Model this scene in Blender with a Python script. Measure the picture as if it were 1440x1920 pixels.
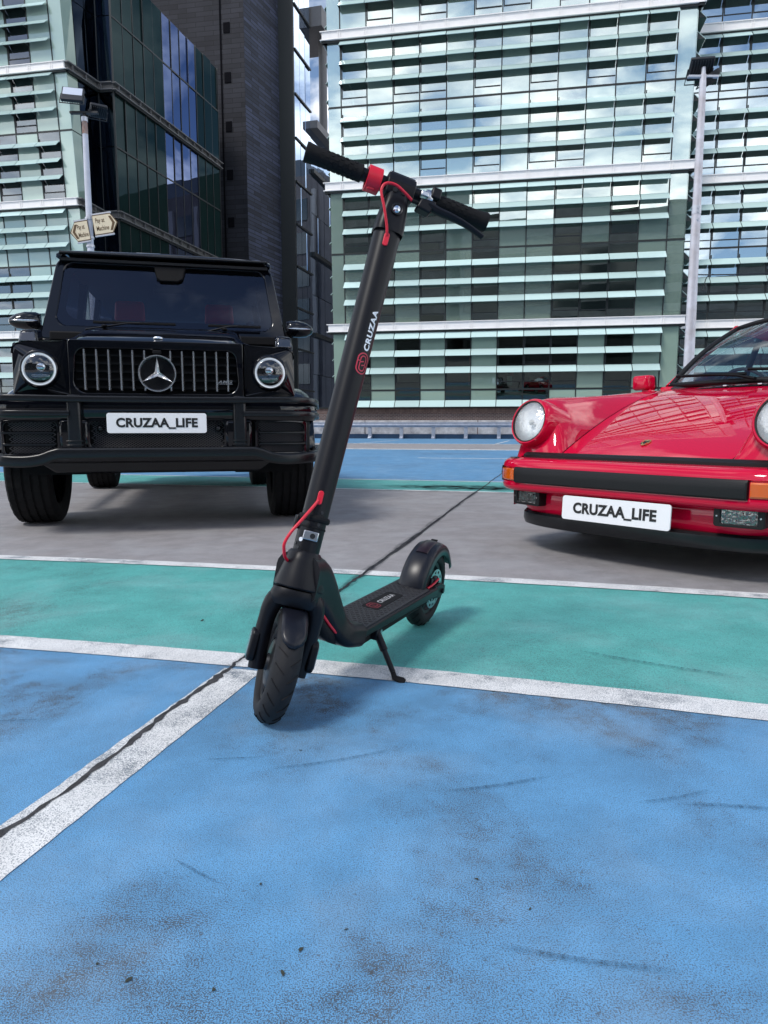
import bpy, bmesh, math, random
from mathutils import Vector, Matrix
random.seed(7)
R_ = math.radians
PI = math.pi
scene = bpy.context.scene
for o in list(bpy.data.objects):
    bpy.data.objects.remove(o, do_unlink=True)
COL = scene.collection

# ------------------------------------------------------------------ camera
CAM_H = 0.66
PITCH = math.atan(161 / 1331)
cam_data = bpy.data.cameras.new('camera')
cam = bpy.data.objects.new('camera', cam_data)
COL.objects.link(cam)
cam.location = (0, 0, CAM_H)
cam.rotation_euler = (PI / 2 - PITCH, 0, 0)
cam_data.sensor_fit = 'HORIZONTAL'
cam_data.sensor_width = 36
cam_data.lens = 36 * 1331 / 1440
cam_data.clip_start = 0.05
cam_data.clip_end = 3000
scene.camera = cam
scene.render.resolution_x = 768
scene.render.resolution_y = 1024

# ------------------------------------------------------------------ world, sun, exposure
SUN_EL, SUN_AZ = R_(52), R_(222)        # azimuth clockwise from +Y
world = bpy.data.worlds.new('World')
scene.world = world
world.use_nodes = True
nt = world.node_tree
nt.nodes.clear()
def N(t, typ, **kw):
    n = t.nodes.new(typ)
    for k, v in kw.items():
        setattr(n, k, v)
    return n
wo = N(nt, 'ShaderNodeOutputWorld'); bg = N(nt, 'ShaderNodeBackground')
sky = N(nt, 'ShaderNodeTexSky', sky_type='NISHITA', sun_disc=False)
sky.sun_elevation = SUN_EL
sky.sun_rotation = SUN_AZ
sky.air_density = 1.0; sky.dust_density = 0.6; sky.ozone_density = 2.5
tc = N(nt, 'ShaderNodeTexCoord')
sep = N(nt, 'ShaderNodeSeparateXYZ')
nt.links.new(tc.outputs['Generated'], sep.inputs[0])
zz = N(nt, 'ShaderNodeMath', operation='MAXIMUM'); nt.links.new(sep.outputs[2], zz.inputs[0]); zz.inputs[1].default_value = 0.0
za = N(nt, 'ShaderNodeMath', operation='ADD'); nt.links.new(zz.outputs[0], za.inputs[0]); za.inputs[1].default_value = 0.22
dx = N(nt, 'ShaderNodeMath', operation='DIVIDE'); nt.links.new(sep.outputs[0], dx.inputs[0]); nt.links.new(za.outputs[0], dx.inputs[1])
dy = N(nt, 'ShaderNodeMath', operation='DIVIDE'); nt.links.new(sep.outputs[1], dy.inputs[0]); nt.links.new(za.outputs[0], dy.inputs[1])
cmb = N(nt, 'ShaderNodeCombineXYZ'); nt.links.new(dx.outputs[0], cmb.inputs[0]); nt.links.new(dy.outputs[0], cmb.inputs[1])
cn = N(nt, 'ShaderNodeTexNoise'); cn.inputs['Scale'].default_value = 2.1; cn.inputs['Detail'].default_value = 9; cn.inputs['Roughness'].default_value = 0.56; cn.inputs['Distortion'].default_value = 0.25
nt.links.new(cmb.outputs[0], cn.inputs['Vector'])
cr = N(nt, 'ShaderNodeValToRGB'); cr.color_ramp.elements[0].position = 0.46; cr.color_ramp.elements[1].position = 0.62
cr.color_ramp.elements[0].color = (0, 0, 0, 1); cr.color_ramp.elements[1].color = (1, 1, 1, 1)
lowz = N(nt, 'ShaderNodeMapRange'); lowz.inputs[1].default_value = 0.0; lowz.inputs[2].default_value = 0.75; lowz.inputs[3].default_value = 0.11; lowz.inputs[4].default_value = -0.06
nt.links.new(zz.outputs[0], lowz.inputs[0])                       # cover thickens towards the horizon, as broken cloud does
cadd = N(nt, 'ShaderNodeMath', operation='ADD'); nt.links.new(cn.outputs['Fac'], cadd.inputs[0]); nt.links.new(lowz.outputs[0], cadd.inputs[1])
nt.links.new(cadd.outputs[0], cr.inputs[0])
cn2 = N(nt, 'ShaderNodeTexNoise'); cn2.inputs['Scale'].default_value = 4.5; cn2.inputs['Detail'].default_value = 6
nt.links.new(cmb.outputs[0], cn2.inputs['Vector'])
cc = N(nt, 'ShaderNodeValToRGB'); cc.color_ramp.elements[0].position = 0.35; cc.color_ramp.elements[1].position = 0.65
cc.color_ramp.elements[0].color = (7.5, 8.3, 9.4, 1); cc.color_ramp.elements[1].color = (18.5, 18.2, 17.8, 1)
nt.links.new(cn2.outputs['Fac'], cc.inputs[0])
mx = N(nt, 'ShaderNodeMixRGB'); nt.links.new(cr.outputs[0], mx.inputs[0]); nt.links.new(sky.outputs[0], mx.inputs[1]); nt.links.new(cc.outputs[0], mx.inputs[2])
nt.links.new(mx.outputs[0], bg.inputs[0]); bg.inputs[1].default_value = 0.09
nt.links.new(bg.outputs[0], wo.inputs[0])

sl = bpy.data.lights.new('sun', 'SUN'); sl.energy = 1.5; sl.angle = R_(14); sl.color = (1.0, 0.96, 0.9)
sun = bpy.data.objects.new('sun', sl); COL.objects.link(sun)
sd = Vector((math.sin(SUN_AZ) * math.cos(SUN_EL), math.cos(SUN_AZ) * math.cos(SUN_EL), math.sin(SUN_EL)))
sun.rotation_euler = sd.to_track_quat('Z', 'Y').to_euler()
sun.location = (0, 0, 60)
vs = scene.view_settings
vs.view_transform = 'Standard'; vs.look = 'None'; vs.exposure = 0.74; vs.gamma = 1.0; vs.use_curve_mapping = False

# ------------------------------------------------------------------ helpers
def V3(*a):
    return Vector(a[0]) if len(a) == 1 else Vector(a)

class MB:
    def __init__(s):
        s.v = []; s.f = []; s.m = []
    def add(s, vs_, fs, mi=0):
        b = len(s.v); s.v += [tuple(x) for x in vs_]
        for q in fs:
            s.f.append(tuple(b + i for i in q)); s.m.append(mi)
        return s
    def box(s, x0, x1, y0, y1, z0, z1, mi=0):
        return s.hexa([(x0, y0, z0), (x1, y0, z0), (x1, y1, z0), (x0, y1, z0), (x0, y0, z1), (x1, y0, z1), (x1, y1, z1), (x0, y1, z1)], mi)
    def hexa(s, p, mi=0):
        return s.add(p, [(0, 3, 2, 1), (4, 5, 6, 7), (0, 1, 5, 4), (1, 2, 6, 5), (2, 3, 7, 6), (3, 0, 4, 7)], mi)
    def obox(s, c, ax, ay, az, mi=0):       # oriented box from centre and half-axis vectors
        c, ax, ay, az = map(V3, (c, ax, ay, az))
        return s.hexa([c - ax - ay - az, c + ax - ay - az, c + ax + ay - az, c - ax + ay - az, c - ax - ay + az, c + ax - ay + az, c + ax + ay + az, c - ax + ay + az], mi)
    def extrude(s, pts, vec, mi=0):
        n = len(pts); vec = V3(vec); a = [V3(p) for p in pts]; b = [p + vec for p in a]
        fs = [tuple(range(n))[::-1], tuple(range(n, 2 * n))] + [(i, (i + 1) % n, n + (i + 1) % n, n + i) for i in range(n)]
        return s.add(a + b, fs, mi)
    def ring(s, outer, inner, vec, mi=0):   # plate with a hole
        n = len(outer); vec = V3(vec)
        o = [V3(p) for p in outer]; i_ = [V3(p) for p in inner]
        v = o + i_ + [p + vec for p in o] + [p + vec for p in i_]
        fs = []
        for k in range(n):
            j = (k + 1) % n
            fs += [(k, j, n + j, n + k), (2 * n + k, 3 * n + k, 3 * n + j, 2 * n + j), (k, 2 * n + k, 2 * n + j, j), (n + k, n + j, 3 * n + j, 3 * n + k)]
        return s.add(v, fs, mi)
    def tube(s, pts, r, n=10, mi=0, caps=True, closed=False, flat=None):
        pts = [V3(p) for p in pts]; m = len(pts)
        rs = r if isinstance(r, (list, tuple)) else [r] * m
        t0 = None; vs_ = []
        up = None
        for i, p in enumerate(pts):
            a = pts[i - 1] if (i > 0 or closed) else p
            b = pts[(i + 1) % m] if (i < m - 1 or closed) else p
            t = (b - a)
            t = t.normalized() if t.length > 1e-9 else (t0 or Vector((0, 0, 1)))
            if up is None:
                up = Vector((0, 0, 1)) if abs(t.z) < 0.9 else Vector((1, 0, 0))
            x = t.cross(up)
            if x.length < 1e-6: x = t.orthogonal()
            x.normalize(); y = x.cross(t).normalized(); up = y; t0 = t
            for k in range(n):
                an = 2 * PI * k / n
                fx = flat if flat else 1.0
                vs_.append(p + x * (math.cos(an) * rs[i]) + y * (math.sin(an) * rs[i] * fx))
        fs = []
        for i in range(m if closed else m - 1):
            j = (i + 1) % m
            for k in range(n):
                l = (k + 1) % n
                fs.append((i * n + k, i * n + l, j * n + l, j * n + k))
        if caps and not closed:
            fs.append(tuple(range(n))[::-1]); fs.append(tuple((m - 1) * n + k for k in range(n)))
        return s.add(vs_, fs, mi)
    def lathe(s, prof, c=(0, 0, 0), axis=(0, 0, 1), n=32, mi=0, a0=0.0, a1=2 * PI, ref=None, close=False, mis=None):
        c = V3(c); ax = V3(axis).normalized()
        x = V3(ref) if ref is not None else ax.orthogonal()
        x = (x - ax * x.dot(ax)).normalized(); y = ax.cross(x)
        full = abs(a1 - a0 - 2 * PI) < 1e-6
        cnt = n if full else n + 1
        vs_ = []
        for k in range(cnt):
            an = a0 + (a1 - a0) * k / n
            d = x * math.cos(an) + y * math.sin(an)
            for (r, h) in prof:
                vs_.append(c + d * r + ax * h)
        m = len(prof); b = len(s.v)
        s.v += [tuple(q) for q in vs_]
        for k in range(n):
            l = (k + 1) % cnt
            for i in range(m if close else m - 1):
                j = (i + 1) % m
                s.f.append((b + k * m + i, b + l * m + i, b + l * m + j, b + k * m + j)); s.m.append(mis[i] if mis else mi)
        return s
    def grid(s, rows, mi=0, closed=False, flip=False):
        n = len(rows[0]); b = len(s.v)
        for r in rows:
            s.v += [tuple(p) for p in r]
        for i in range(len(rows) - 1):
            for k in range(n if closed else n - 1):
                l = (k + 1) % n
                q = (b + i * n + k, b + i * n + l, b + (i + 1) * n + l, b + (i + 1) * n + k)
                s.f.append(q[::-1] if flip else q); s.m.append(mi)
        return s
    def ell(s, c, rx, ry, rz, n=16, m=10, mi=0, M=None):
        c = V3(c); rows = []
        for i in range(m + 1):
            th = PI * i / m
            row = []
            for k in range(n):
                an = 2 * PI * k / n
                p = Vector((rx * math.sin(th) * math.cos(an), ry * math.sin(th) * math.sin(an), rz * math.cos(th)))
                if M: p = M @ p
                row.append(c + p)
            rows.append(row)
        return s.grid(rows, mi, closed=True)
    def xf(s, fn):
        s.v = [tuple(fn(Vector(p))) for p in s.v]; return s
    def mesh(s, name, mats, smooth=40, recalc=True):
        me = bpy.data.meshes.new(name)
        me.from_pydata(s.v, [], s.f)
        if not isinstance(mats, (list, tuple)): mats = [mats]
        for m in mats: me.materials.append(m)
        if len(mats) > 1:
            me.polygons.foreach_set('material_index', s.m)
        if recalc:
            bm = bmesh.new(); bm.from_mesh(me); bmesh.ops.remove_doubles(bm, verts=bm.verts, dist=1e-6)
            bmesh.ops.recalc_face_normals(bm, faces=bm.faces); bm.to_mesh(me); bm.free()
        if smooth:
            me.shade_smooth(); me.set_sharp_from_angle(angle=R_(smooth))
        me.update()
        return me
    def build(s, name, mats, parent=None, smooth=40, bevel=0, seg=2, off=None, loc=None, recalc=True, subsurf=0):
        if off is not None:
            o_ = V3(off); s.v = [tuple(Vector(p) - o_) for p in s.v]
        o = bpy.data.objects.new(name, s.mesh(name, mats, smooth, recalc))
        COL.objects.link(o)
        if parent: o.parent = parent
        if loc is not None: o.location = loc
        if subsurf:
            md = o.modifiers.new('subsurf', 'SUBSURF'); md.levels = subsurf; md.render_levels = subsurf
        if bevel:
            md = o.modifiers.new('bevel', 'BEVEL'); md.width = bevel; md.segments = seg; md.limit_method = 'ANGLE'; md.angle_limit = R_(35); md.harden_normals = False
        return o

def link(name, me, parent=None, loc=(0, 0, 0), rot=None):
    o = bpy.data.objects.new(name, me); COL.objects.link(o); o.parent = parent; o.location = loc
    if rot: o.rotation_euler = rot
    return o
def tag(o, label, cat, group=None):
    o['label'] = label; o['category'] = cat
    if group: o['group'] = group
    return o
def structure(o):
    o['kind'] = 'structure'; return o
def empty(name, loc=(0, 0, 0), rz=0.0):
    o = bpy.data.objects.new(name, None); COL.objects.link(o); o.location = loc; o.rotation_euler = (0, 0, rz); o.empty_display_size = 0.2
    return o
def rpoly(c, r, seg=5):
    """round the corners of a 2-D polygon"""
    out = []; n = len(c)
    for i in range(n):
        p0, p1, p2 = Vector(c[i - 1]), Vector(c[i]), Vector(c[(i + 1) % n])
        rr = r[i] if isinstance(r, (list, tuple)) else r
        d0 = (p0 - p1).normalized(); d2 = (p2 - p1).normalized()
        ang = d0.angle(d2); t = rr / math.tan(ang / 2)
        a = p1 + d0 * t; b = p1 + d2 * t
        cen = p1 + (d0 + d2).normalized() * (rr / math.sin(ang / 2))
        for k in range(seg + 1):
            u = k / seg
            q = a.lerp(b, u); dv = (q - cen)
            q = cen + dv.normalized() * rr if rr > 1e-6 else p1
            out.append((q.x, q.y))
    return out
def sweep(path, prof, mb=None, mi=0):
    """path: plan points (x,y), going so that outward is to the right of travel; prof: (out, z)"""
    mb = mb or MB(); rows = []
    n = len(path)
    for i, p in enumerate(path):
        a = Vector(path[max(0, i - 1)]); b = Vector(path[min(n - 1, i + 1)])
        t = (b - a).normalized(); nr = Vector((t.y, -t.x))
        rows.append([(p[0] + nr.x * o_, p[1] + nr.y * o_, z) for o_, z in prof])
    mb.grid(rows, mi)
    return mb
def smooth_path(pts, k=4, closed=False):
    """Catmull-Rom"""
    P = [Vector(p) for p in pts]; n = len(P); out = []
    rng = n if closed else n - 1
    for i in range(rng):
        p0 = P[i - 1] if (i > 0 or closed) else P[0]; p1 = P[i]; p2 = P[(i + 1) % n]; p3 = P[(i + 2) % n] if (i + 2 < n or closed) else P[-1]
        for j in range(k):
            t = j / k
            out.append(0.5 * ((2 * p1) + (p2 - p0) * t + (2 * p0 - 5 * p1 + 4 * p2 - p3) * t * t + (3 * p1 - p0 - 3 * p2 + p3) * t * t * t))
    if not closed: out.append(P[-1])
    return out
def text_mb(s, size, extr=0.002, bold=0.0, align='CENTER', spacing=1.0, shear=0.0):
    cu = bpy.data.curves.new('t', 'FONT'); cu.body = s; cu.size = size; cu.extrude = extr; cu.offset = bold; cu.align_x = align; cu.align_y = 'CENTER'
    cu.space_character = spacing; cu.shear = shear; cu.resolution_u = 4
    ob = bpy.data.objects.new('t', cu); COL.objects.link(ob)
    dg = bpy.context.evaluated_depsgraph_get(); dg.update()
    me = bpy.data.meshes.new_from_object(ob.evaluated_get(dg))
    mb = MB(); mb.add([v.co[:] for v in me.vertices], [tuple(p.vertices) for p in me.polygons])
    bpy.data.objects.remove(ob); bpy.data.meshes.remove(me); bpy.data.curves.remove(cu)
    return mb

# ------------------------------------------------------------------ materials
def mat(name, col, rough=0.5, metal=0.0, spec=0.5, coat=0.0, bump=None, var=None, emit=None, alpha=None, coatr=0.03, trans=0.0, ior=1.5, vcol=None):
    m = bpy.data.materials.new(name); m.use_nodes = True
    t = m.node_tree; b = t.nodes['Principled BSDF']
    b.inputs['Base Color'].default_value = (*col, 1); b.inputs['Roughness'].default_value = rough; b.inputs['Metallic'].default_value = metal
    b.inputs['Specular IOR Level'].default_value = spec; b.inputs['Coat Weight'].default_value = coat; b.inputs['Coat Roughness'].default_value = coatr
    b.inputs['Transmission Weight'].default_value = trans; b.inputs['IOR'].default_value = ior
    if emit:
        b.inputs['Emission Color'].default_value = (*emit[0], 1); b.inputs['Emission Strength'].default_value = emit[1]
    if bump or var:
        g = N(t, 'ShaderNodeNewGeometry') if False else N(t, 'ShaderNodeTexCoord')
    if bump:
        n = N(t, 'ShaderNodeTexNoise'); n.inputs['Scale'].default_value = bump[0]; n.inputs['Detail'].default_value = 4
        t.links.new(g.outputs['Object'], n.inputs['Vector'])
        bp = N(t, 'ShaderNodeBump'); bp.inputs['Strength'].default_value = bump[1]; bp.inputs['Distance'].default_value = bump[2] if len(bump) > 2 else 0.002
        t.links.new(n.outputs['Fac'], bp.inputs['Height']); t.links.new(bp.outputs[0], b.inputs['Normal'])
    if var:
        n = N(t, 'ShaderNodeTexNoise'); n.inputs['Scale'].default_value = var[0]; n.inputs['Detail'].default_value = 8; n.inputs['Roughness'].default_value = 0.62
        t.links.new(g.outputs['Object'], n.inputs['Vector'])
        r = N(t, 'ShaderNodeValToRGB'); r.color_ramp.elements[0].position = 0.3; r.color_ramp.elements[1].position = 0.7
        c2 = vcol or tuple(c * (1 - var[1]) for c in col)
        r.color_ramp.elements[0].color = (*c2, 1); r.color_ramp.elements[1].color = (*col, 1)
        t.links.new(n.outputs['Fac'], r.inputs[0]); t.links.new(r.outputs[0], b.inputs['Base Color'])
        if len(var) > 2:
            mr = N(t, 'ShaderNodeMapRange'); mr.inputs[3].default_value = rough + var[2]; mr.inputs[4].default_value = rough
            t.links.new(n.outputs['Fac'], mr.inputs[0]); t.links.new(mr.outputs[0], b.inputs['Roughness'])
    return m
def glass(name, tint, refl=0.05, rough=0.0, ior=1.5, gloss=(1, 1, 1), bump=None):
    """thin pane: tinted see-through plus mirror reflection"""
    m = bpy.data.materials.new(name); m.use_nodes = True; t = m.node_tree; t.nodes.clear()
    o = N(t, 'ShaderNodeOutputMaterial'); mxx = N(t, 'ShaderNodeMixShader'); tr = N(t, 'ShaderNodeBsdfTransparent'); gl = N(t, 'ShaderNodeBsdfGlossy')
    tr.inputs[0].default_value = (*tint, 1); gl.inputs['Color'].default_value = (*gloss, 1); gl.inputs['Roughness'].default_value = rough
    fr = N(t, 'ShaderNodeFresnel'); fr.inputs[0].default_value = ior
    ad = N(t, 'ShaderNodeMath', operation='ADD', use_clamp=True); ad.inputs[1].default_value = refl
    t.links.new(fr.outputs[0], ad.inputs[0]); t.links.new(ad.outputs[0], mxx.inputs[0]); t.links.new(tr.outputs[0], mxx.inputs[1]); t.links.new(gl.outputs[0], mxx.inputs[2]); t.links.new(mxx.outputs[0], o.inputs[0])
    if bump:
        tcn = N(t, 'ShaderNodeTexCoord'); n = N(t, 'ShaderNodeTexNoise'); n.inputs['Scale'].default_value = bump[0]; n.inputs['Detail'].default_value = 1
        t.links.new(tcn.outputs['Object'], n.inputs['Vector']); bp = N(t, 'ShaderNodeBump'); bp.inputs['Strength'].default_value = bump[1]; bp.inputs['Distance'].default_value = 0.05
        t.links.new(n.outputs['Fac'], bp.inputs['Height']); t.links.new(bp.outputs[0], gl.inputs['Normal']); t.links.new(bp.outputs[0], fr.inputs['Normal'])
    return m

# ================================================================== GROUND
GU = Vector((0.9686, -0.2487, 0)); GV = Vector((0.2487, 0.9686, 0))
def gp(u, v, z=0.0):
    return GU * u + GV * v + Vector((0, 0, z))
def worn(name, col, dark, speck=0.35, stain=0.5, rough=0.62, scale=230, seed=0.0, big=1.1, edge=0.10, patch=(0.56, 0.74)):
    m = bpy.data.materials.new(name); m.use_nodes = True; t = m.node_tree; b = t.nodes['Principled BSDF']; L = t.links.new
    tcn = N(t, 'ShaderNodeTexCoord'); mp = N(t, 'ShaderNodeMapping'); mp.inputs['Location'].default_value = (seed, seed * 1.7, 0); L(tcn.outputs['Object'], mp.inputs[0])
    def noise(sc, det=5, ro=0.6, dist=0.0):
        n = N(t, 'ShaderNodeTexNoise'); n.inputs['Scale'].default_value = sc; n.inputs['Detail'].default_value = det; n.inputs['Roughness'].default_value = ro; n.inputs['Distortion'].default_value = dist
        L(mp.outputs[0], n.inputs['Vector']); return n.outputs['Fac']
    def ramp(fac, a, c, v0=0.0, v1=1.0):
        r = N(t, 'ShaderNodeMapRange'); r.inputs[1].default_value = a; r.inputs[2].default_value = c; r.inputs[3].default_value = v0; r.inputs[4].default_value = v1; r.interpolation_type = 'SMOOTHSTEP'
        L(fac, r.inputs[0]); return r.outputs[0]
    def math_(op, a, c):
        n = N(t, 'ShaderNodeMath', operation=op)
        for i, x in enumerate((a, c)):
            if isinstance(x, (int, float)): n.inputs[i].default_value = x
            else: L(x, n.inputs[i])
        return n.outputs[0]
    mid = ramp(noise(7, 6, 0.65), 0.3, 0.7)
    patchm = ramp(noise(big, 5, 0.62, 0.4), patch[0], patch[1])
    blot = ramp(noise(19, 4, 0.7), 0.36, 0.66)                       # worn-through blotches inside the stained areas
    patchm = math_('MULTIPLY', patchm, math_('ADD', math_('MULTIPLY', blot, 0.60), 0.50))
    fadem = ramp(noise(2.7, 4, 0.6, 0.3), 0.42, 0.70)                # chalky sun-faded areas
    fine = noise(scale, 2, 0.6); fine2 = noise(scale * 0.5, 3, 0.6)
    # granules darken through thresholds that drop inside stained patches
    thr = math_('MULTIPLY', patchm, edge)
    sp1 = ramp(math_('ADD', fine, thr), 0.515, 0.61)
    sp2 = ramp(math_('ADD', fine2, thr), 0.61, 0.68)
    spk = math_('MAXIMUM', sp1, sp2)
    fac = math_('MULTIPLY', spk, speck)
    soft = math_('MULTIPLY', patchm, stain * 0.45)
    fac = math_('MAXIMUM', fac, soft)
    fac = math_('ADD', fac, math_('MULTIPLY', spk, math_('MULTIPLY', patchm, 0.35)))
    c1 = N(t, 'ShaderNodeMixRGB'); c1.inputs[1].default_value = (*[x * 0.80 for x in col], 1); c1.inputs[2].default_value = (*col, 1); L(mid, c1.inputs[0])
    c2 = N(t, 'ShaderNodeMixRGB'); L(fac, c2.inputs[0]); L(c1.outputs[0], c2.inputs[1]); c2.inputs[2].default_value = (*dark, 1)
    cf = N(t, 'ShaderNodeMixRGB'); L(math_('MULTIPLY', fadem, 0.09), cf.inputs[0]); L(c2.outputs[0], cf.inputs[1]); cf.inputs[2].default_value = (0.62, 0.70, 0.76, 1); c2 = cf
    # faint bright granules
    br = ramp(noise(scale * 0.8, 2, 0.5), 0.64, 0.74, 0, 0.30)
    c3 = N(t, 'ShaderNodeMixRGB'); L(br, c3.inputs[0]); L(c2.outputs[0], c3.inputs[1]); c3.inputs[2].default_value = (*[min(0.85, x * 1.35 + 0.05) for x in col], 1)
    L(c3.outputs[0], b.inputs['Base Color'])
    b.inputs['Roughness'].default_value = rough; b.inputs['Specular IOR Level'].default_value = 0.35
    bp = N(t, 'ShaderNodeBump'); bp.inputs['Strength'].default_value = 0.55; bp.inputs['Distance'].default_value = 0.0025
    hh = math_('ADD', fine, math_('MULTIPLY', fine2, 0.8)); L(hh, bp.inputs['Height']); L(bp.outputs[0], b.inputs['Normal'])
    return m
M_blue = worn('blue_deck_paint', (0.132, 0.365, 0.64), (0.060, 0.072, 0.088), speck=0.72, stain=0.50, seed=3.3, big=1.7, patch=(0.42, 0.70), scale=500, edge=0.13)
M_bluef = worn('faded_blue_deck_paint', (0.110, 0.290, 0.50), (0.06, 0.10, 0.16), speck=0.25, stain=0.7, seed=9.1, big=0.45, scale=120, patch=(.42, .72))
M_green = worn('green_walkway_paint', (0.105, 0.44, 0.41), (0.045, 0.085, 0.085), speck=0.55, stain=0.5, seed=5.2, big=1.3, scale=380, patch=(.48,.74))
M_grey = worn('bare_grey_deck', (0.33, 0.315, 0.32), (0.11, 0.105, 0.11), speck=0.48, stain=0.5, rough=0.7, seed=1.2, big=0.6, scale=300, patch=(.5,.75))
M_white = worn('worn_white_line', (0.86, 0.86, 0.85), (0.16, 0.19, 0.22), speck=0.72, stain=0.5, seed=2.0, big=4.5, scale=420, edge=0.15, patch=(.42, .70))
M_crack = mat('joint_sealant', (0.060, 0.060, 0.065), 0.95, bump=(60, 0.9, 0.01), var=(25, 0.75))

mb = MB(); mb.add([(-900, -900, 0), (900, -900, 0), (900, 900, 0), (-900, 900, 0)], [(0, 1, 2, 3)])
structure(mb.build('ground', M_grey, smooth=0, recalc=False))
def band(name, m, u0, u1, v0, v1, z=0.002, bow=None, jit=0.0, step=None, lab=None, kind='structure'):
    """paint sheet in the parking grid; bow(u) shifts the v edges"""
    n = max(1, int((u1 - u0) / step)) if step else 1
    mb = MB(); rows = [[], []]
    for i in range(n + 1):
        u = u0 + (u1 - u0) * i / n
        bo = bow(u) if bow else 0.0
        rows[0].append(gp(u, v0 + bo + random.uniform(-jit, jit), z)); rows[1].append(gp(u, v1 + bo + random.uniform(-jit, jit), z))
    mb.grid(rows)
    o = mb.build(name, m, smooth=0)
    o['kind'] = kind
    return o
K = 1.0645
def bow1(u):
    x = (u / K + 0.6) / 1.9
    return K * 0.075 * max(-1.5, 1 - x * x) - K * 0.02
def bow2(u):
    x = (u / K + 0.7) / 1.1
    return K * 0.035 * max(-1.0, 1 - x * x) - K * 0.005
band('blue_parking_bay', M_blue, -14, 14, -3.5, 1.64 * K, bow=bow2, step=0.2)
band('green_walkway', M_green, -14, 14, 1.66 * K, 2.80 * K, bow=bow1, step=0.2, z=0.0012)
band('white_line', M_white, -14, 14, 1.595 * K, 1.695 * K, z=0.0042, bow=bow2, jit=0.0016, step=0.03)
band('white_line', M_white, -14, 14, 2.745 * K, 2.835 * K, z=0.0042, bow=bow1, jit=0.0015, step=0.06)
mb = MB(); rows = [[], []]
v = -3.0
while v < 1.63 * K:
    rows[0].append(gp(-0.889 + random.uniform(-.0022, .0022), v, 0.0036)); rows[1].append(gp(-0.780 + random.uniform(-.0014, .0014), v, 0.0036)); v += 0.03
mb.grid(rows); structure(mb.build('white_bay_line', M_white, smooth=0))
# far bands
band('green_walkway', M_green, -40, 40, 6.72 * K, 7.95 * K)
band('white_line', M_white, -40, 40, 6.66 * K, 6.73 * K, z=0.0042, jit=0.01, step=0.3)
band('white_line', M_white, -40, 40, 7.93 * K, 7.985 * K, z=0.0042, jit=0.008, step=0.3)
band('blue_parking_bay', M_bluef, -60, 60, 7.97 * K, 18.6 * K)
band('white_line', M_white, -60, 60, 18.5 * K, 18.95 * K, z=0.0042)
band('white_line', M_white, -60, 60, 24.5 * K, 24.8 * K, z=0.0042)
band('blue_parking_bay', M_bluef, -60, 60, 24.7 * K, 37.5)
for u_, v0_, v1_ in ((-9, 9, 13.5), (3.2, 8.5, 13.8), (-2.6, 25.6, 33), (2.6, 25.6, 33), (7.8, 25.6, 33), (-7.8, 25.6, 33)):
    mb = MB(); mb.add([gp(u_, v0_, .0042), gp(u_ + .09, v0_, .0042), gp(u_ + .09, v1_, .0042), gp(u_, v1_, .0042)], [(0, 1, 2, 3)])
    structure(mb.build('white_bay_line', M_white, smooth=0))
band('white_line', M_white, -3.0, 12, 13.6 * K, 13.72 * K, z=0.0042)
# sealed expansion joint that runs through the deck
mb = MB(); rows = [[], []]; v = -3.0; w = 0.012; c = 0.0
while v < 37:
    st = 0.018 if v < 3 else (0.06 if v < 10 else 0.4)
    w += random.uniform(-.009, .0042) * (1 if v < 10 else .3); w = max(0.006, min(0.019, w))
    c += random.uniform(-.004, .004); c = max(-.009, min(.009, c))
    ww = w * .80 if v < 1.75 else (0.0015 + w * .38 if v < 2.95 else 0.003 + w * .55)
    uc = -0.866 if v < 1.75 else -0.873
    rows[0].append(gp(uc + c - ww + random.uniform(-.0045, .003) * (v < 3), v, 0.0050)); rows[1].append(gp(uc + c + ww + random.uniform(-.003, .0045) * (v < 3), v, 0.0050)); v += st
mb.grid(rows); structure(mb.build('expansion_joint', M_crack, smooth=0))
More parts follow.
